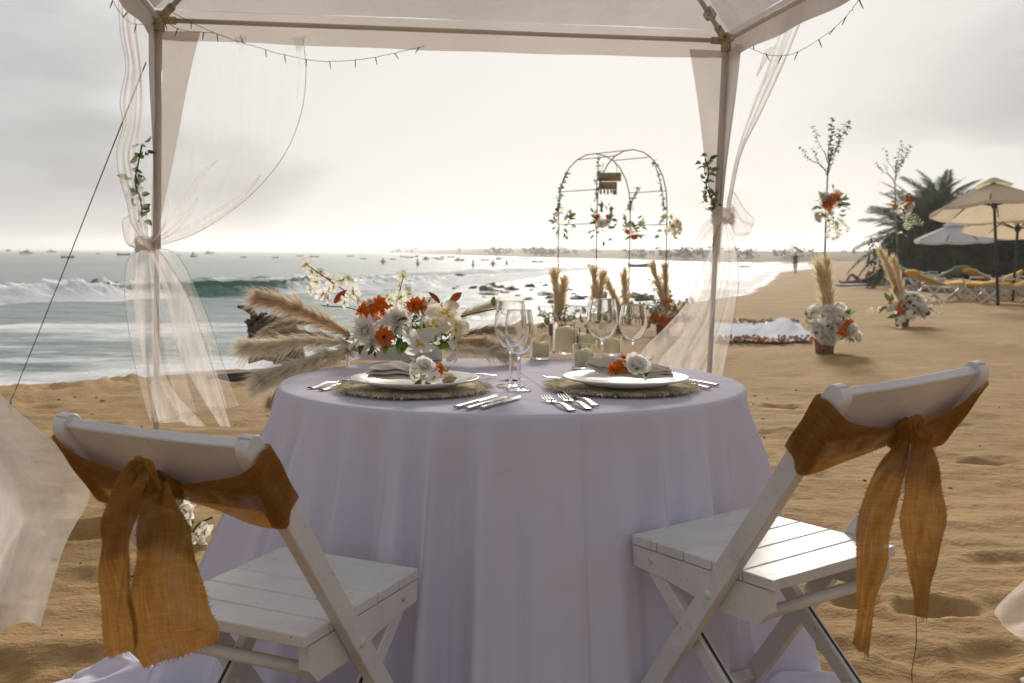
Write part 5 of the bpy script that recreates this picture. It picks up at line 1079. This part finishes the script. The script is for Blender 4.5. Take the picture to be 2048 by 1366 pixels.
# ---- wine glasses
def wine_glass(h, rmax):
    s = h / .215; q = rmax / .041
    foot = [(.0, .0), (.0335, .0), (.0345, .0006), (.0348, .0014), (.0342, .0022), (.032, .0028)]
    curve = lambda P, n: [(p.x, p.y) for p in crom([(r, z, 0) for r, z in P], n)]
    out = curve([(.032, .0028), (.012, .006), (.0055, .012), (.0042, .03), (.004, .065), (.0046, .085), (.009, .0925), (.022, .102), (.033, .118), (.0395, .137), (.041, .152), (.0395, .175), (.0365, .195), (.0336, .2135)], 60)
    rim = [(.03352, .2140), (.0333, .2146), (.0330, .2148), (.0327, .2146), (.03255, .2140)]
    inn = curve([(.0326, .2135), (.0354, .195), (.0384, .175), (.0398, .152), (.0383, .138), (.0318, .1195), (.021, .1042), (.009, .0965), (.0, .095)], 40)
    return MB().lathe([(r * q if z > .09 or z < .02 else r, z * s) for r, z in foot[:-1] + out + rim + inn], 64)
wgm = None; glass_label = ['tall clear wine glass standing behind its partner beside the centrepiece pampas', 'smaller clear wine glass in front of its partner beside the knives', 'tall clear wine glass standing among the candles', 'smaller clear wine glass behind the rolled napkin plate']
for (px, py, top, w), lb in zip([(1021, 772, 597, 66), (1038, 781, 614, 60), (1203, 745, 592, 63), (1265, 737, 604, 57)], glass_label):
    p = tpx(px, py); h = (py - top - 4) * p.y / FPX; g = thing('wine_glass', lb, 'wine glass', p, group='wine glasses'); wine_glass(h, w / 2 * p.y / FPX).build('bowl', 'glass', g)
# ---- candles in glasses
for (px, py, rim, w, top), lb in zip([(1081, 722, 671, 42, 684), (1130, 711, 645, 50, 655), (1172, 711, 655, 46, 668), (1168, 741, 688, 49, 700), (1224, 714, 670, 42, 678)],
        ['short glass with cream pillar candle standing next to the paired wine glasses', 'tallest glass with cream pillar candle at the back of the table', 'glass with cream pillar candle half hidden behind the tall wine glass', 'short glass with cream pillar candle, foremost of the candle group', 'short glass with cream pillar candle between the two separate wine glasses']):
    p = tpx(px, py - 4); s = p.y / FPX; r = w / 2 * s; h = (py - 4 - rim) * s * 1.0; t = thing('candle_holder', lb, 'candle', p, group='candles in glasses')
    MB().lathe([(0, 0), (r * .90, 0), (r * .93, .0002), (r * .975, .001), (r, .003), (r, .0035), (r, h * .5), (r, h - .0015), (r, h - .001), (r - .0008, h), (r - .0022, h - .001), (r - .0022, h - .0015), (r - .0023, h * .5), (r - .0024, .0095), (r - .0024, .009), (r * .93, .0072), (r * .9, .007), (0, .007)], 64).build('glass_cup', 'glass', t)
    hc = max(.03, (py - 4 - top) * s); rc = r * .80; c = MB().lathe([(0, .0075), (rc, .0075), (rc, hc - .004), (rc * .93, hc), (rc * .6, hc - .003), (.0, hc - .006)], 32)
    for k in range(len(c.v)):
        x, y, z = c.v[k]
        if z > hc - .008: c.v[k] = (x, y, z + .004 * math.sin(math.atan2(y, x) * 2 + px))
    cd = c.build('candle', 'candle_wax', t); MB().tube([(0, 0, hc - .006), (.001, 0, hc + .004)], .0009, 5).build('wick', 'wick', cd)

# ---- floral centrepiece
random.seed(77); DC = 3.46
cp = thing('floral_centrepiece', 'low floral centrepiece of pampas, white lilies and orange blooms in a white tray', 'centrepiece', tpx(785, 722))
tr_ = MB(); p0 = tpx(785, 718); L2, W2, hT = .165, .05, .045
for k, (x0, x1, y0, y1) in enumerate([(-L2, L2, -W2, -W2 + .006), (-L2, L2, W2 - .006, W2), (-L2, -L2 + .006, -W2 + .006, W2 - .006), (L2 - .006, L2, -W2 + .006, W2 - .006)]): tr_.box(((x0 + x1) / 2, (y0 + y1) / 2, hT / 2), (x1 - x0, y1 - y0, hT), bev=.0015)
tr_.box((0, 0, .004), (2 * L2 - .014, 2 * W2 - .014, .008)); tr_.v = [tuple(Matrix.Rotation(.06, 3, 'Z') @ Vector(v) + p0) for v in tr_.v]; tr_.build('tray', 'tray_white', cp, world=True, smooth=False)
MB().box(p0 + Vector((0, 0, .026)), (.26, .06, .03), bev=.01).build('floral_foam', 'moss_soil', cp, world=True)
for path, rad, mat, n, hr in [([(715, 680, 3.44), (645, 640, 3.40), (580, 612, 3.36), (528, 598, 3.32)], .035, 'pampas_tan', 2600, .085), ([(705, 672, 3.5), (620, 645, 3.55), (555, 652, 3.6), (512, 684, 3.62)], .03, 'pampas_brown', 1700, .05), ([(715, 690, 3.42), (620, 684, 3.36), (560, 690, 3.32), (498, 694, 3.28)], .032, 'pampas_light', 2400, .085),
        ([(712, 697, 3.40), (640, 716, 3.30), (580, 738, 3.24), (528, 760, 3.20)], .046, 'pampas_light', 3400, .085), ([(700, 702, 3.46), (630, 738, 3.44), (575, 772, 3.42), (545, 800, 3.4)], .03, 'pampas_brown', 1800, .05), ([(700, 690, 3.48), (620, 668, 3.5), (560, 668, 3.5), (515, 690, 3.5)], .03, 'pampas_brown', 1400, .05),
        ([(880, 685, 3.46), (930, 683, 3.42), (975, 690, 3.40), (1012, 705, 3.38)], .034, 'pampas_tan', 1900, .07), ([(880, 668, 3.5), (925, 632, 3.52), (955, 620, 3.54), (985, 608, 3.56)], .016, 'pampas_light', 900, .06), ([(880, 690, 3.5), (940, 668, 3.5), (985, 662, 3.5), (1015, 668, 3.5)], .028, 'pampas_brown', 1500, .06), ([(870, 695, 3.44), (930, 702, 3.38), (985, 706, 3.36), (1020, 710, 3.34)], .028, 'pampas_light', 1100, .06)]:
    plume(cp, PX(path), rad * .8, mat, int(n * .95), hr * 1.15, .0006, spread=.52, stemr=.0022, droop=.35)
def stem(path, r=.0018, mat='stem'): MB().tube(crom(PX(path), 14), r, 5).build('stem', mat, cp, world=True)
k = DC / FPX
stem([(738, 690, DC), (728, 640, DC), (712, 600, DC - .02), (690, 582, DC - .03), (640, 548, DC - .04), (612, 528, DC - .04)])
for px, py, s, n in [(611, 530, 15, (-.3, -.8, .5)), (624, 544, 15, (.3, -.9, .2)), (640, 546, 13, (.6, -.5, .6)), (634, 564, 17, (-.5, -.8, 0)), (622, 580, 13, (-.6, -.6, -.2)), (645, 588, 18, (.1, -.9, -.4)), (655, 596, 12, (.5, -.7, -.3)), (657, 558, 16, (.3, -.8, .4)), (684, 562, 18, (0, -.9, .5)), (697, 558, 12, (.6, -.5, .6)), (706, 584, 20, (.2, -.95, .2)), (716, 600, 12, (.8, -.5, .2)), (690, 604, 14, (-.5, -.8, -.2)), (668, 575, 11, (-.2, -.9, .1))]: bloom('orchid' if (px + py) % 3 else 'orchid2', cp, pt(px, py, DC - .03), n, s * k)
stem([(795, 660, DC), (793, 625, DC), (798, 590, DC - .01), (806, 556, DC - .02)])
for px, py, s, n in [(806, 552, 14, (.1, -.8, .6)), (800, 570, 9, (-.6, -.7, .3)), (781, 598, 14, (-.7, -.7, .1)), (800, 596, 18, (.1, -1, .1)), (817, 588, 13, (.7, -.7, .2)), (815, 578, 11, (.6, -.5, .6)), (792, 622, 13, (-.4, -.9, -.1)), (776, 590, 9, (-.7, -.5, .5))]: bloom('orchid', cp, pt(px, py, DC - .02), n, s * k)
for kind, px, py, s, n, dd in [('mum', 733, 664, 37, (-.2, -.85, .45), -.06), ('mum', 795, 643, 34, (0, -.8, .6), -.03), ('mum_cream', 770, 655, 22, (.1, -.8, .5), .02), ('mum', 745, 685, 20, (.1, -.9, -.1), -.07), ('daisy', 738, 620, 27, (-.3, -.8, .5), .0), ('daisy', 762, 612, 25, (.4, -.7, .6), .01), ('spider', 828, 615, 28, (.2, -.7, .7), 0.), ('spider', 842, 612, 22, (.6, -.6, .5), .01), ('daisy_dark', 768, 674, 20, (.1, -.98, .2), -.08), ('daisy', 745, 640, 16, (-.1, -.9, .1), -.02),
        ('lily', 892, 632, 40, (.2, -.7, .7), -.03), ('lily2', 868, 652, 36, (-.3, -.85, .4), -.04), ('lily', 910, 655, 34, (.7, -.7, .1), -.05), ('lily2', 840, 684, 32, (-.1, -.8, -.55), -.08), ('lily', 848, 668, 24, (-.4, -.8, .2), -.06), ('orchid2', 740, 603, 14, (-.2, -.6, .8), .0), ('orchid2', 858, 605, 18, (0, -.7, .7), .02), ('orchid2', 775, 632, 13, (.1, -.9, .3), 0.), ('orchid2', 815, 664, 14, (0, -.9, -.1), -.06)]: bloom(kind, cp, pt(px, py, DC + dd), n, s * k)
for kind, px, py, s, n, dd in [('rust', 655, 612, 44, (-.3, -.2, .9), 0), ('rust', 668, 606, 40, (.45, 0, .9), 0.), ('rust', 880, 606, 34, (-.4, -.1, .9), .03), ('rust', 900, 604, 34, (.75, 0, .65), .03), ('rust', 824, 628, 26, (-.7, -.1, .6), .02), ('leaf', 990, 612, 28, (-.35, -.3, .9), 0.), ('rust', 992, 620, 22, (.5, -.2, -.7), 0.)]: bloom(kind, cp, pt(px, py, DC + dd), n, s * k)
stem([(735, 630, DC), (700, 616, DC), (665, 613, DC), (642, 611, DC)], .0016, 'stem_dark'); stem([(870, 650, DC), (920, 634, DC), (960, 624, DC), (995, 617, DC)], .002, 'stem_dark'); stem([(860, 670, DC), (872, 630, DC), (885, 604, DC)], .0016, 'stem_dark'); stem([(810, 668, DC), (828, 636, DC), (832, 612, DC)], .0016)
random.seed(6)
for q in range(74):
    px = random.uniform(700, 905); py = random.gauss(682, 14) - (18 if 760 < px < 880 else 0); bloom(random.choice(('leaf', 'leaf', 'leaf', 'sage', 'lime')), cp, pt(px, min(py, 690), DC + random.uniform(-.06, .06)), (random.gauss(0, .8), -.6, random.gauss(.1, .6)), random.uniform(18, 36) * k)
for px, py, s, n in [(716, 700, 30, (-.9, -.4, -.15)), (728, 692, 34, (-.5, -.6, -.5)), (745, 690, 26, (.1, -.8, -.6)), (880, 680, 32, (.5, -.7, -.2)), (812, 684, 30, (-.1, -.8, -.5)), (795, 690, 24, (.3, -.8, -.5))]: bloom('leaf', cp, pt(px, py, DC - .08), n, s * k)
for q in range(9): bloom(random.choice(('sprig', 'sprig_green', 'sprig_white')), cp, pt(random.uniform(720, 890), random.uniform(640, 675), DC), (random.gauss(0, .5), -.2, 1), random.uniform(30, 52) * k)
b = MB()
for q in range(46):
    cx, cy = random.choice(((768, 632), (820, 612), (772, 640), (705, 650), (900, 690))); c = pt(cx + random.gauss(0, 7), cy + random.gauss(0, 7), DC - .03); b.lathe([(0, -.0022), (.0021, -.0009), (.0021, .0009), (0, .0022)], 6, c)
b.build('berries', 'petal_black', cp, world=True, kind='stuff')
for px, py, s, n in [(702, 708, 34, (-.9, -.4, .05)), (905, 704, 32, (.9, -.4, .05))]: o = inst(FL['lily2'], 'blossom', cp, rootmat(cp).inverted() @ place(pt(px, py, DC - .1), Vector(n), s * .7 * k))

# ---- orchid spray lying on the sand beside the cloth
c = gnd(390, 1080, 0); t = thing('orchid_spray', 'white orchid spray with dark twigs on the sand beside the tablecloth', 'flowers', c); random.seed(5)
for P in ([(380, 1090), (388, 1060), (402, 1045), (425, 1035)], [(375, 1085), (372, 1060), (385, 1045), (380, 1030)], [(385, 1090), (405, 1075), (412, 1050)]): MB().tube(crom([pt(x, y, c.y) for x, y in P], 10), .004, 5).build('twig', 'stem', t, world=True)
for px, py in ((372, 1022), (385, 1030), (365, 1012), (400, 1082), (392, 1092), (378, 1078), (408, 1062), (360, 1030), (385, 1100), (402, 1096), (370, 1050)): bloom('orchid2', t, pt(px, py, c.y - .03), rdir(.3) + Vector((0, -.8, 0)), random.uniform(.03, .05))
for q in range(8): bloom('lime', t, pt(random.uniform(370, 410), random.uniform(1060, 1098), c.y), rdir(.2), .06)

# ================================================================== CHAIRS
W_, D_, HS, TY, TZp, BY, BZ = .368, .445, .460, -.419, .847, -.059, .398
pdir = Vector((0, TY - BY, TZp - BZ)).normalized(); pn = Vector((0, -pdir.z, pdir.y))      # along the post, and out of its back face
def chair(loc, rot, label, seed):
    t = thing('folding_chair', label, 'chair', loc, rot, 'white folding chairs at the table'); foot_t = -(BZ + .03) / pdir.z; rr = random.Random(seed)
    for s in (-1, 1):
        x = s * W_ / 2; a = Vector((x, BY, BZ)) + pdir * foot_t; top = Vector((x, TY, TZp)); L = (top - a).length
        # long rail: foot to rounded head
        G = []; hw, ht = .0225, .0125
        for i in range(19):
            if i < 9: u_, rad = i / 8 * (L - hw), hw
            else: q = (i - 8) / 10; u_ = (L - hw) + hw * math.sin(q * math.pi / 2); rad = hw * max(.02, math.cos(q * math.pi / 2))
            c = a + pdir * u_; G.append([c + Vector((sx * (ht - e1), 0, 0)) + pn * (sy * (rad - e2)) for sx, sy, e1, e2 in ((-1, -1, 0, .002), (-1, -1, .002, 0), (1, -1, .002, 0), (1, -1, 0, .002), (1, 1, 0, .002), (1, 1, .002, 0), (-1, 1, .002, 0), (-1, 1, 0, .002), (-1, -1, 0, .002))])
        b = MB().grid(G); b.add(G[0][:-1], [tuple(range(8))]); b.add(G[-1][:-1], [tuple(range(8))]); rail = b.build('back_post', 'white_paint', t, smooth=False)
        bo = MB().lathe([(0, .005), (.006, .0045), (.0095, .002), (.0105, 0), (.0105, -.03)], 16); bo.v = [tuple(Matrix.Rotation(s * R(90), 3, 'Y') @ Vector(v) + Vector((x + s * ht, BY, BZ))) for v in bo.v]; bo.build('bolt', 'bolt', rail)
        # short leg: seat front down to rear foot, with the sliding slot
        xi = x - s * .032; f0 = Vector((xi, .165, .395)); f1 = Vector((xi, -.30, -.035)); d = (f1 - f0).normalized(); nn_ = Vector((0, -d.z, d.y)); m_ = Matrix.Identity(4)
        for r_, v in enumerate((Vector((1, 0, 0)), nn_, d)):
            for c_ in range(3): m_[c_][r_] = v[c_]
        m_.translation = (f0 + f1) / 2; lg = MB().box((0, 0, 0), (.022, .040, (f1 - f0).length), m_, .003).build('leg', 'white_paint', t, smooth=False)
        MB().box((0, .0202 , .03), (.007, .001, .36), m_).build('slot', 'groove', lg, smooth=False); MB().box((0, -.0202 , .03), (.007, .001, .36), m_).build('slot', 'groove', lg, smooth=False)
        # side board of the seat, cut back at its rear lower corner
        xs = x - s * .0248; y0, y1 = D_ / 2 - .004, -D_ / 2 + .02; prof = [(y0, HS - .002), (y1, HS - .024), (y1, HS - .07), (y1 + .03, HS - .10), (y1 + .15, HS - .10), (y0 - .1, HS - .075), (y0, HS - .07)]
        prof[0] = (y0, HS - .0235); sb_ = MB(); sb_.add([(xs - .011, y, z) for y, z in prof] + [(xs + .011, y, z) for y, z in prof], [tuple(range(7)), tuple(range(7, 14))[::-1]] + [(i, (i + 1) % 7, 7 + (i + 1) % 7, 7 + i) for i in range(7)])
        sd_ = sb_.build('side_board', 'white_paint', t, smooth=False); b2 = MB().lathe([(0, .002), (.008, .0015), (.009, 0), (.009, -.006)], 14); b2.v = [tuple(Matrix.Rotation(s * R(90), 3, 'Y') @ Vector(v) + Vector((xs + s * .011, .155, HS - .045))) for v in b2.v]; b2.build('screw_plug', 'scuffed_paint', sd_)
    n = 5; sw = D_ / n
    for k_ in range(n):
        y = D_ / 2 - sw * (k_ + .5); xw = W_ - .026
        MB().box((0, y, HS - .011), (xw, sw - .0042, .022), bev=.002).build('slat', 'white_paint', t, smooth=False)
    # back board between the posts, slightly dished
    c0 = Vector((0, TY, TZp)) - pdir * .070; G = []
    for i in range(13):
        q = i / 12; x = (q - .5) * (W_ - .024); dish = pn * (.003 * (1 - (2 * q - 1) ** 2)); G.append([c0 + Vector((x, 0, 0)) + dish + pdir * pa + pn * pb for pa, pb in ((-.060, -.010), (.058, -.010), (.060, -.008), (.060, .008), (.058, .010), (-.060, .010), (-.060, -.010))])
    MB().grid(G).build('back_board', 'white_paint', t, smooth=False)
    fb = Vector((0, BY, BZ)) + pdir * (foot_t + .10); MB().box((0, 0, 0), (W_ - .024, .016, .030), Matrix.Translation(fb) @ Matrix.Rotation(-.64, 4, 'X'), .003).build('foot_bar', 'scuffed_paint', t, smooth=False)
    q = Vector((0, -.12, .01)); MB().tube([(-W_ / 2 + .04, -.115, .14), (W_ / 2 - .04, -.115, .14)], .0085, 10).build('stretcher', 'scuffed_paint', t); MB().tube([(-W_ / 2 + .03, -.165, HS - .085), (W_ / 2 - .03, -.165, HS - .085)], .013, 14).build('seat_rod', 'white_paint', t)
    return t
ch1 = chair((-.451, 2.115, -.021), (.003, .031, -.383), 'white wooden folding chair beside the billowing curtain, its bow with wide tails', 1)
ch2 = chair((.559, 2.266, .037), (-.029, -.058, .542), 'white wooden folding chair beside the footprints, its bow with long narrow tails', 2)
# ---- burlap bows
def burlap_sheet(parent, name, A, B, nu=14, nv=36, ripple=.004, folds=2., fringe='ab', seed=0, bulge=Vector((0, 0, 0))):
    """strip between two edge curves with frayed threads along the named edges"""
    rr = random.Random(seed); a = crom(A, nv); b_ = crom(B, nv); G = []; uv = []; la = 0; acc = [0]
    for i in range(1, nv): acc.append(acc[-1] + (a[i] - a[i - 1]).length)
    for j in range(nu):
        q = j / (nu - 1); row = []
        for i in range(nv):
            t_ = (a[min(i + 1, nv - 1)] - a[max(i - 1, 0)]).normalized(); ac = (b_[i] - a[i]); nr = t_.cross(ac).normalized() if ac.length > 1e-6 else Vector((0, 1, 0))
            row.append(a[i].lerp(b_[i], q) + nr * ripple * (math.sin(q * folds * 6.283 + i * .22 + seed) + .5 * math.sin(i * .5 + q * 4 + seed)) + bulge * math.sin(math.pi * q) * math.sin(math.pi * i / (nv - 1))); uv.append((q * max(ac.length, .02) * 9, acc[i] * 9))
        G.append(row)
    b = MB().grid(G)
    def fr(e, e_in, step, ln):
        for i in range(len(e) - 1):
            for k_ in range(max(1, int((e[i + 1] - e[i]).length / step))):
                q = rr.random(); p = e[i].lerp(e[i + 1], q); d = (p - e_in[i].lerp(e_in[i + 1], q)).normalized() + Vector((rr.gauss(0, .25), rr.gauss(0, .25), rr.gauss(0, .25))); tg = (e[i + 1] - e[i]).normalized() * .0007
                b.add([p - tg, p + tg, p + d * ln * rr.uniform(.4, 1.2)], [(0, 1, 2)]); uv.extend([(q, i * .1)] * 3)
    if 'a' in fringe: fr(G[0], G[1], .0022, .0035)
    if 'b' in fringe: fr(G[-1], G[-2], .0022, .0035)
    if 'e' in fringe: fr([r[-1] for r in G], [r[-2] for r in G], .0018, .009)
    return b.build(name, 'burlap', parent, world=True, uv=uv)
def bow(ch, label, kn, tails, loops, seed):
    m_ = ch.matrix_basis if False else Matrix.LocRotScale(ch.location, ch.rotation_euler, ch.scale)
    def bp(x, u, nrm): return m_ @ (Vector((x, TY, TZp)) + pdir * u + pn * nrm)
    KN = bp(*kn); t = thing('burlap_bow', label, 'bow', KN, group='burlap bows on the chairs'); hx = W_ / 2 + .0165; e = .0275
    for s in (-1, 1):
        # round the post (front, outer side) then across the back towards the knot
        A = [bp(s * (hx - .05), -.045, -e), bp(s * hx, -.040, -e), bp(s * hx, -.030, .0), bp(s * hx, -.030, e), bp(s * (hx - .05), -.060 if s * kn[0] < .2 else -.05, e + .006), bp(s * .07 + kn[0], kn[1] + .030, .034), bp(s * .012 + kn[0], kn[1] + .016, .038)]
        B = [bp(s * (hx - .05), -.165, -e), bp(s * hx, -.165, -e), bp(s * hx, -.172, .0), bp(s * hx, -.185, e), bp(s * (hx - .05), -.185, e + .004), bp(s * .07 + kn[0], kn[1] - .045, .030), bp(s * .012 + kn[0], kn[1] - .018, .036)]
        burlap_sheet(t, 'band', A, B, 16, 60, .0009, 1.5, 'b', seed + s)
    fa = [bp(-hx + .012, -.045, -e - .002), bp(hx - .012, -.045, -e - .002)]; fb_ = [bp(-hx + .012, -.165, -e - .002), bp(hx - .012, -.165, -e - .002)]; burlap_sheet(t, 'band', fa, fb_, 8, 16, .001, 1, '', seed)
    # knot: a stubby wrapped lump
    G = []
    for i in range(15):
        q = i / 14; row = []
        for j in range(17): a = 2 * math.pi * j / 16; r_ = (.021 + .005 * math.sin(2 * a + q * 5) + .003 * math.sin(5 * a + 3 * q)) * (.55 + .6 * math.sin(math.pi * (.12 + .76 * q))); row.append(bp(kn[0] + r_ * math.cos(a), kn[1] + .034 - .068 * q, kn[2] + r_ * .8 * math.sin(a)))
        G.append(row)
    b = MB().grid(G); b.build('knot', 'burlap', t, world=True, uv=[(j * .06, i * .06) for i in range(15) for j in range(17)])
    for A, B, fl in loops: burlap_sheet(t, 'loop', PX(A), PX(B), 14, 36, .004, 1.5, fl, seed + 3)
    for A, B, rp_ in tails: burlap_sheet(t, 'tail', PX(A), PX(B), 16, 46, rp_, 1.4, 'abe', seed + 5)
    return t
KD = 1.66
bow(ch1, 'brown burlap bow with two wide frayed tails on the chair beside the billowing curtain', (.0, -.115, .036),
    [([(296, 962, KD), (284, 1010, KD + .0), (272, 1080, KD - .01), (262, 1170, KD - .015), (268, 1260, KD - .01), (288, 1338, KD - .01)], [(334, 962, KD), (352, 1010, KD - .02), (384, 1080, KD - .03), (410, 1170, KD - .035), (428, 1240, KD - .03), (436, 1284, KD - .03)], .007),
     ([(262, 925, KD + .01), (225, 990, KD - .02), (200, 1060, KD - .02), (196, 1130, KD - .01), (206, 1220, KD), (218, 1318, KD)], [(300, 922, KD - .02), (282, 985, KD - .05), (268, 1050, KD - .05), (262, 1130, KD - .035), (266, 1220, KD - .02), (272, 1296, KD - .02)], .006)],
    [([(300, 985, KD - .01), (296, 940, KD - .03), (282, 918, KD - .03), (262, 925, KD), (246, 960, KD + .02)], [(322, 985, KD - .01), (310, 940, KD - .05), (292, 924, KD - .06), (280, 940, KD - .03), (262, 975, KD - .01)], 'ab')], 1)
KD = 1.885
bow(ch2, 'brown burlap bow with long narrow pointed tails on the chair beside the footprints', (.02, -.120, .036),
    [([(1796, 880, KD), (1760, 925, KD), (1732, 985, KD - .01), (1714, 1060, KD - .02), (1712, 1140, KD - .02), (1714, 1220, KD - .015), (1706, 1292, KD - .01)], [(1822, 884, KD), (1815, 930, KD - .01), (1800, 985, KD - .02), (1780, 1060, KD - .025), (1774, 1130, KD - .03), (1752, 1210, KD - .02), (1736, 1312, KD - .015)], .006),
     ([(1820, 880, KD), (1812, 940, KD - .02), (1808, 1000, KD - .03), (1804, 1060, KD - .03), (1812, 1130, KD - .025), (1824, 1180, KD - .02), (1832, 1232, KD - .02)], [(1856, 872, KD), (1880, 930, KD - .01), (1888, 1000, KD - .01), (1886, 1060, KD - .02), (1876, 1120, KD - .02), (1864, 1180, KD - .02), (1852, 1236, KD - .02)], .006)],
    [([(1818, 880, KD - .01), (1812, 852, KD - .04), (1820, 832, KD - .03), (1840, 836, KD - .01), (1858, 868, KD)], [(1842, 884, KD - .01), (1834, 862, KD - .05), (1834, 846, KD - .05), (1846, 856, KD - .03), (1866, 890, KD - .01)], 'ab')], 2)
b = MB(); c = pt(1832, 1236, KD); b.tube(crom([c, c + Vector((.002, 0, -.05)), c + Vector((-.004, 0, -.10)), c + Vector((.0, 0, -.135))], 12), .0008, 4)
b.build('loose_thread', 'stem_dark', bpy.data.objects['burlap_bow.001'], world=True)
# ---- a few pebbles and bits of shell litter on the near sand
random.seed(15); b = MB()
for q in range(260):
    y = random.uniform(2.2, 9); x = random.uniform(-.5, .5) * (1 + y); z = gz(x, y); s = random.uniform(.003, .009)
    if math.hypot(x, y - 2.985) < 1.1: continue
    d = Vector((random.gauss(0, 1), random.gauss(0, 1), 0)).normalized() * s * random.uniform(1, 3); b.tube([Vector((x, y, z)) - d, Vector((x, y, z + s * .5)), Vector((x, y, z)) + d], [s * .3, s * .6, s * .2], 5)
tag(b.build('beach_litter', 'driftwood', kind='stuff'), 'tiny twigs and shell fragments scattered on the sand', 'debris')
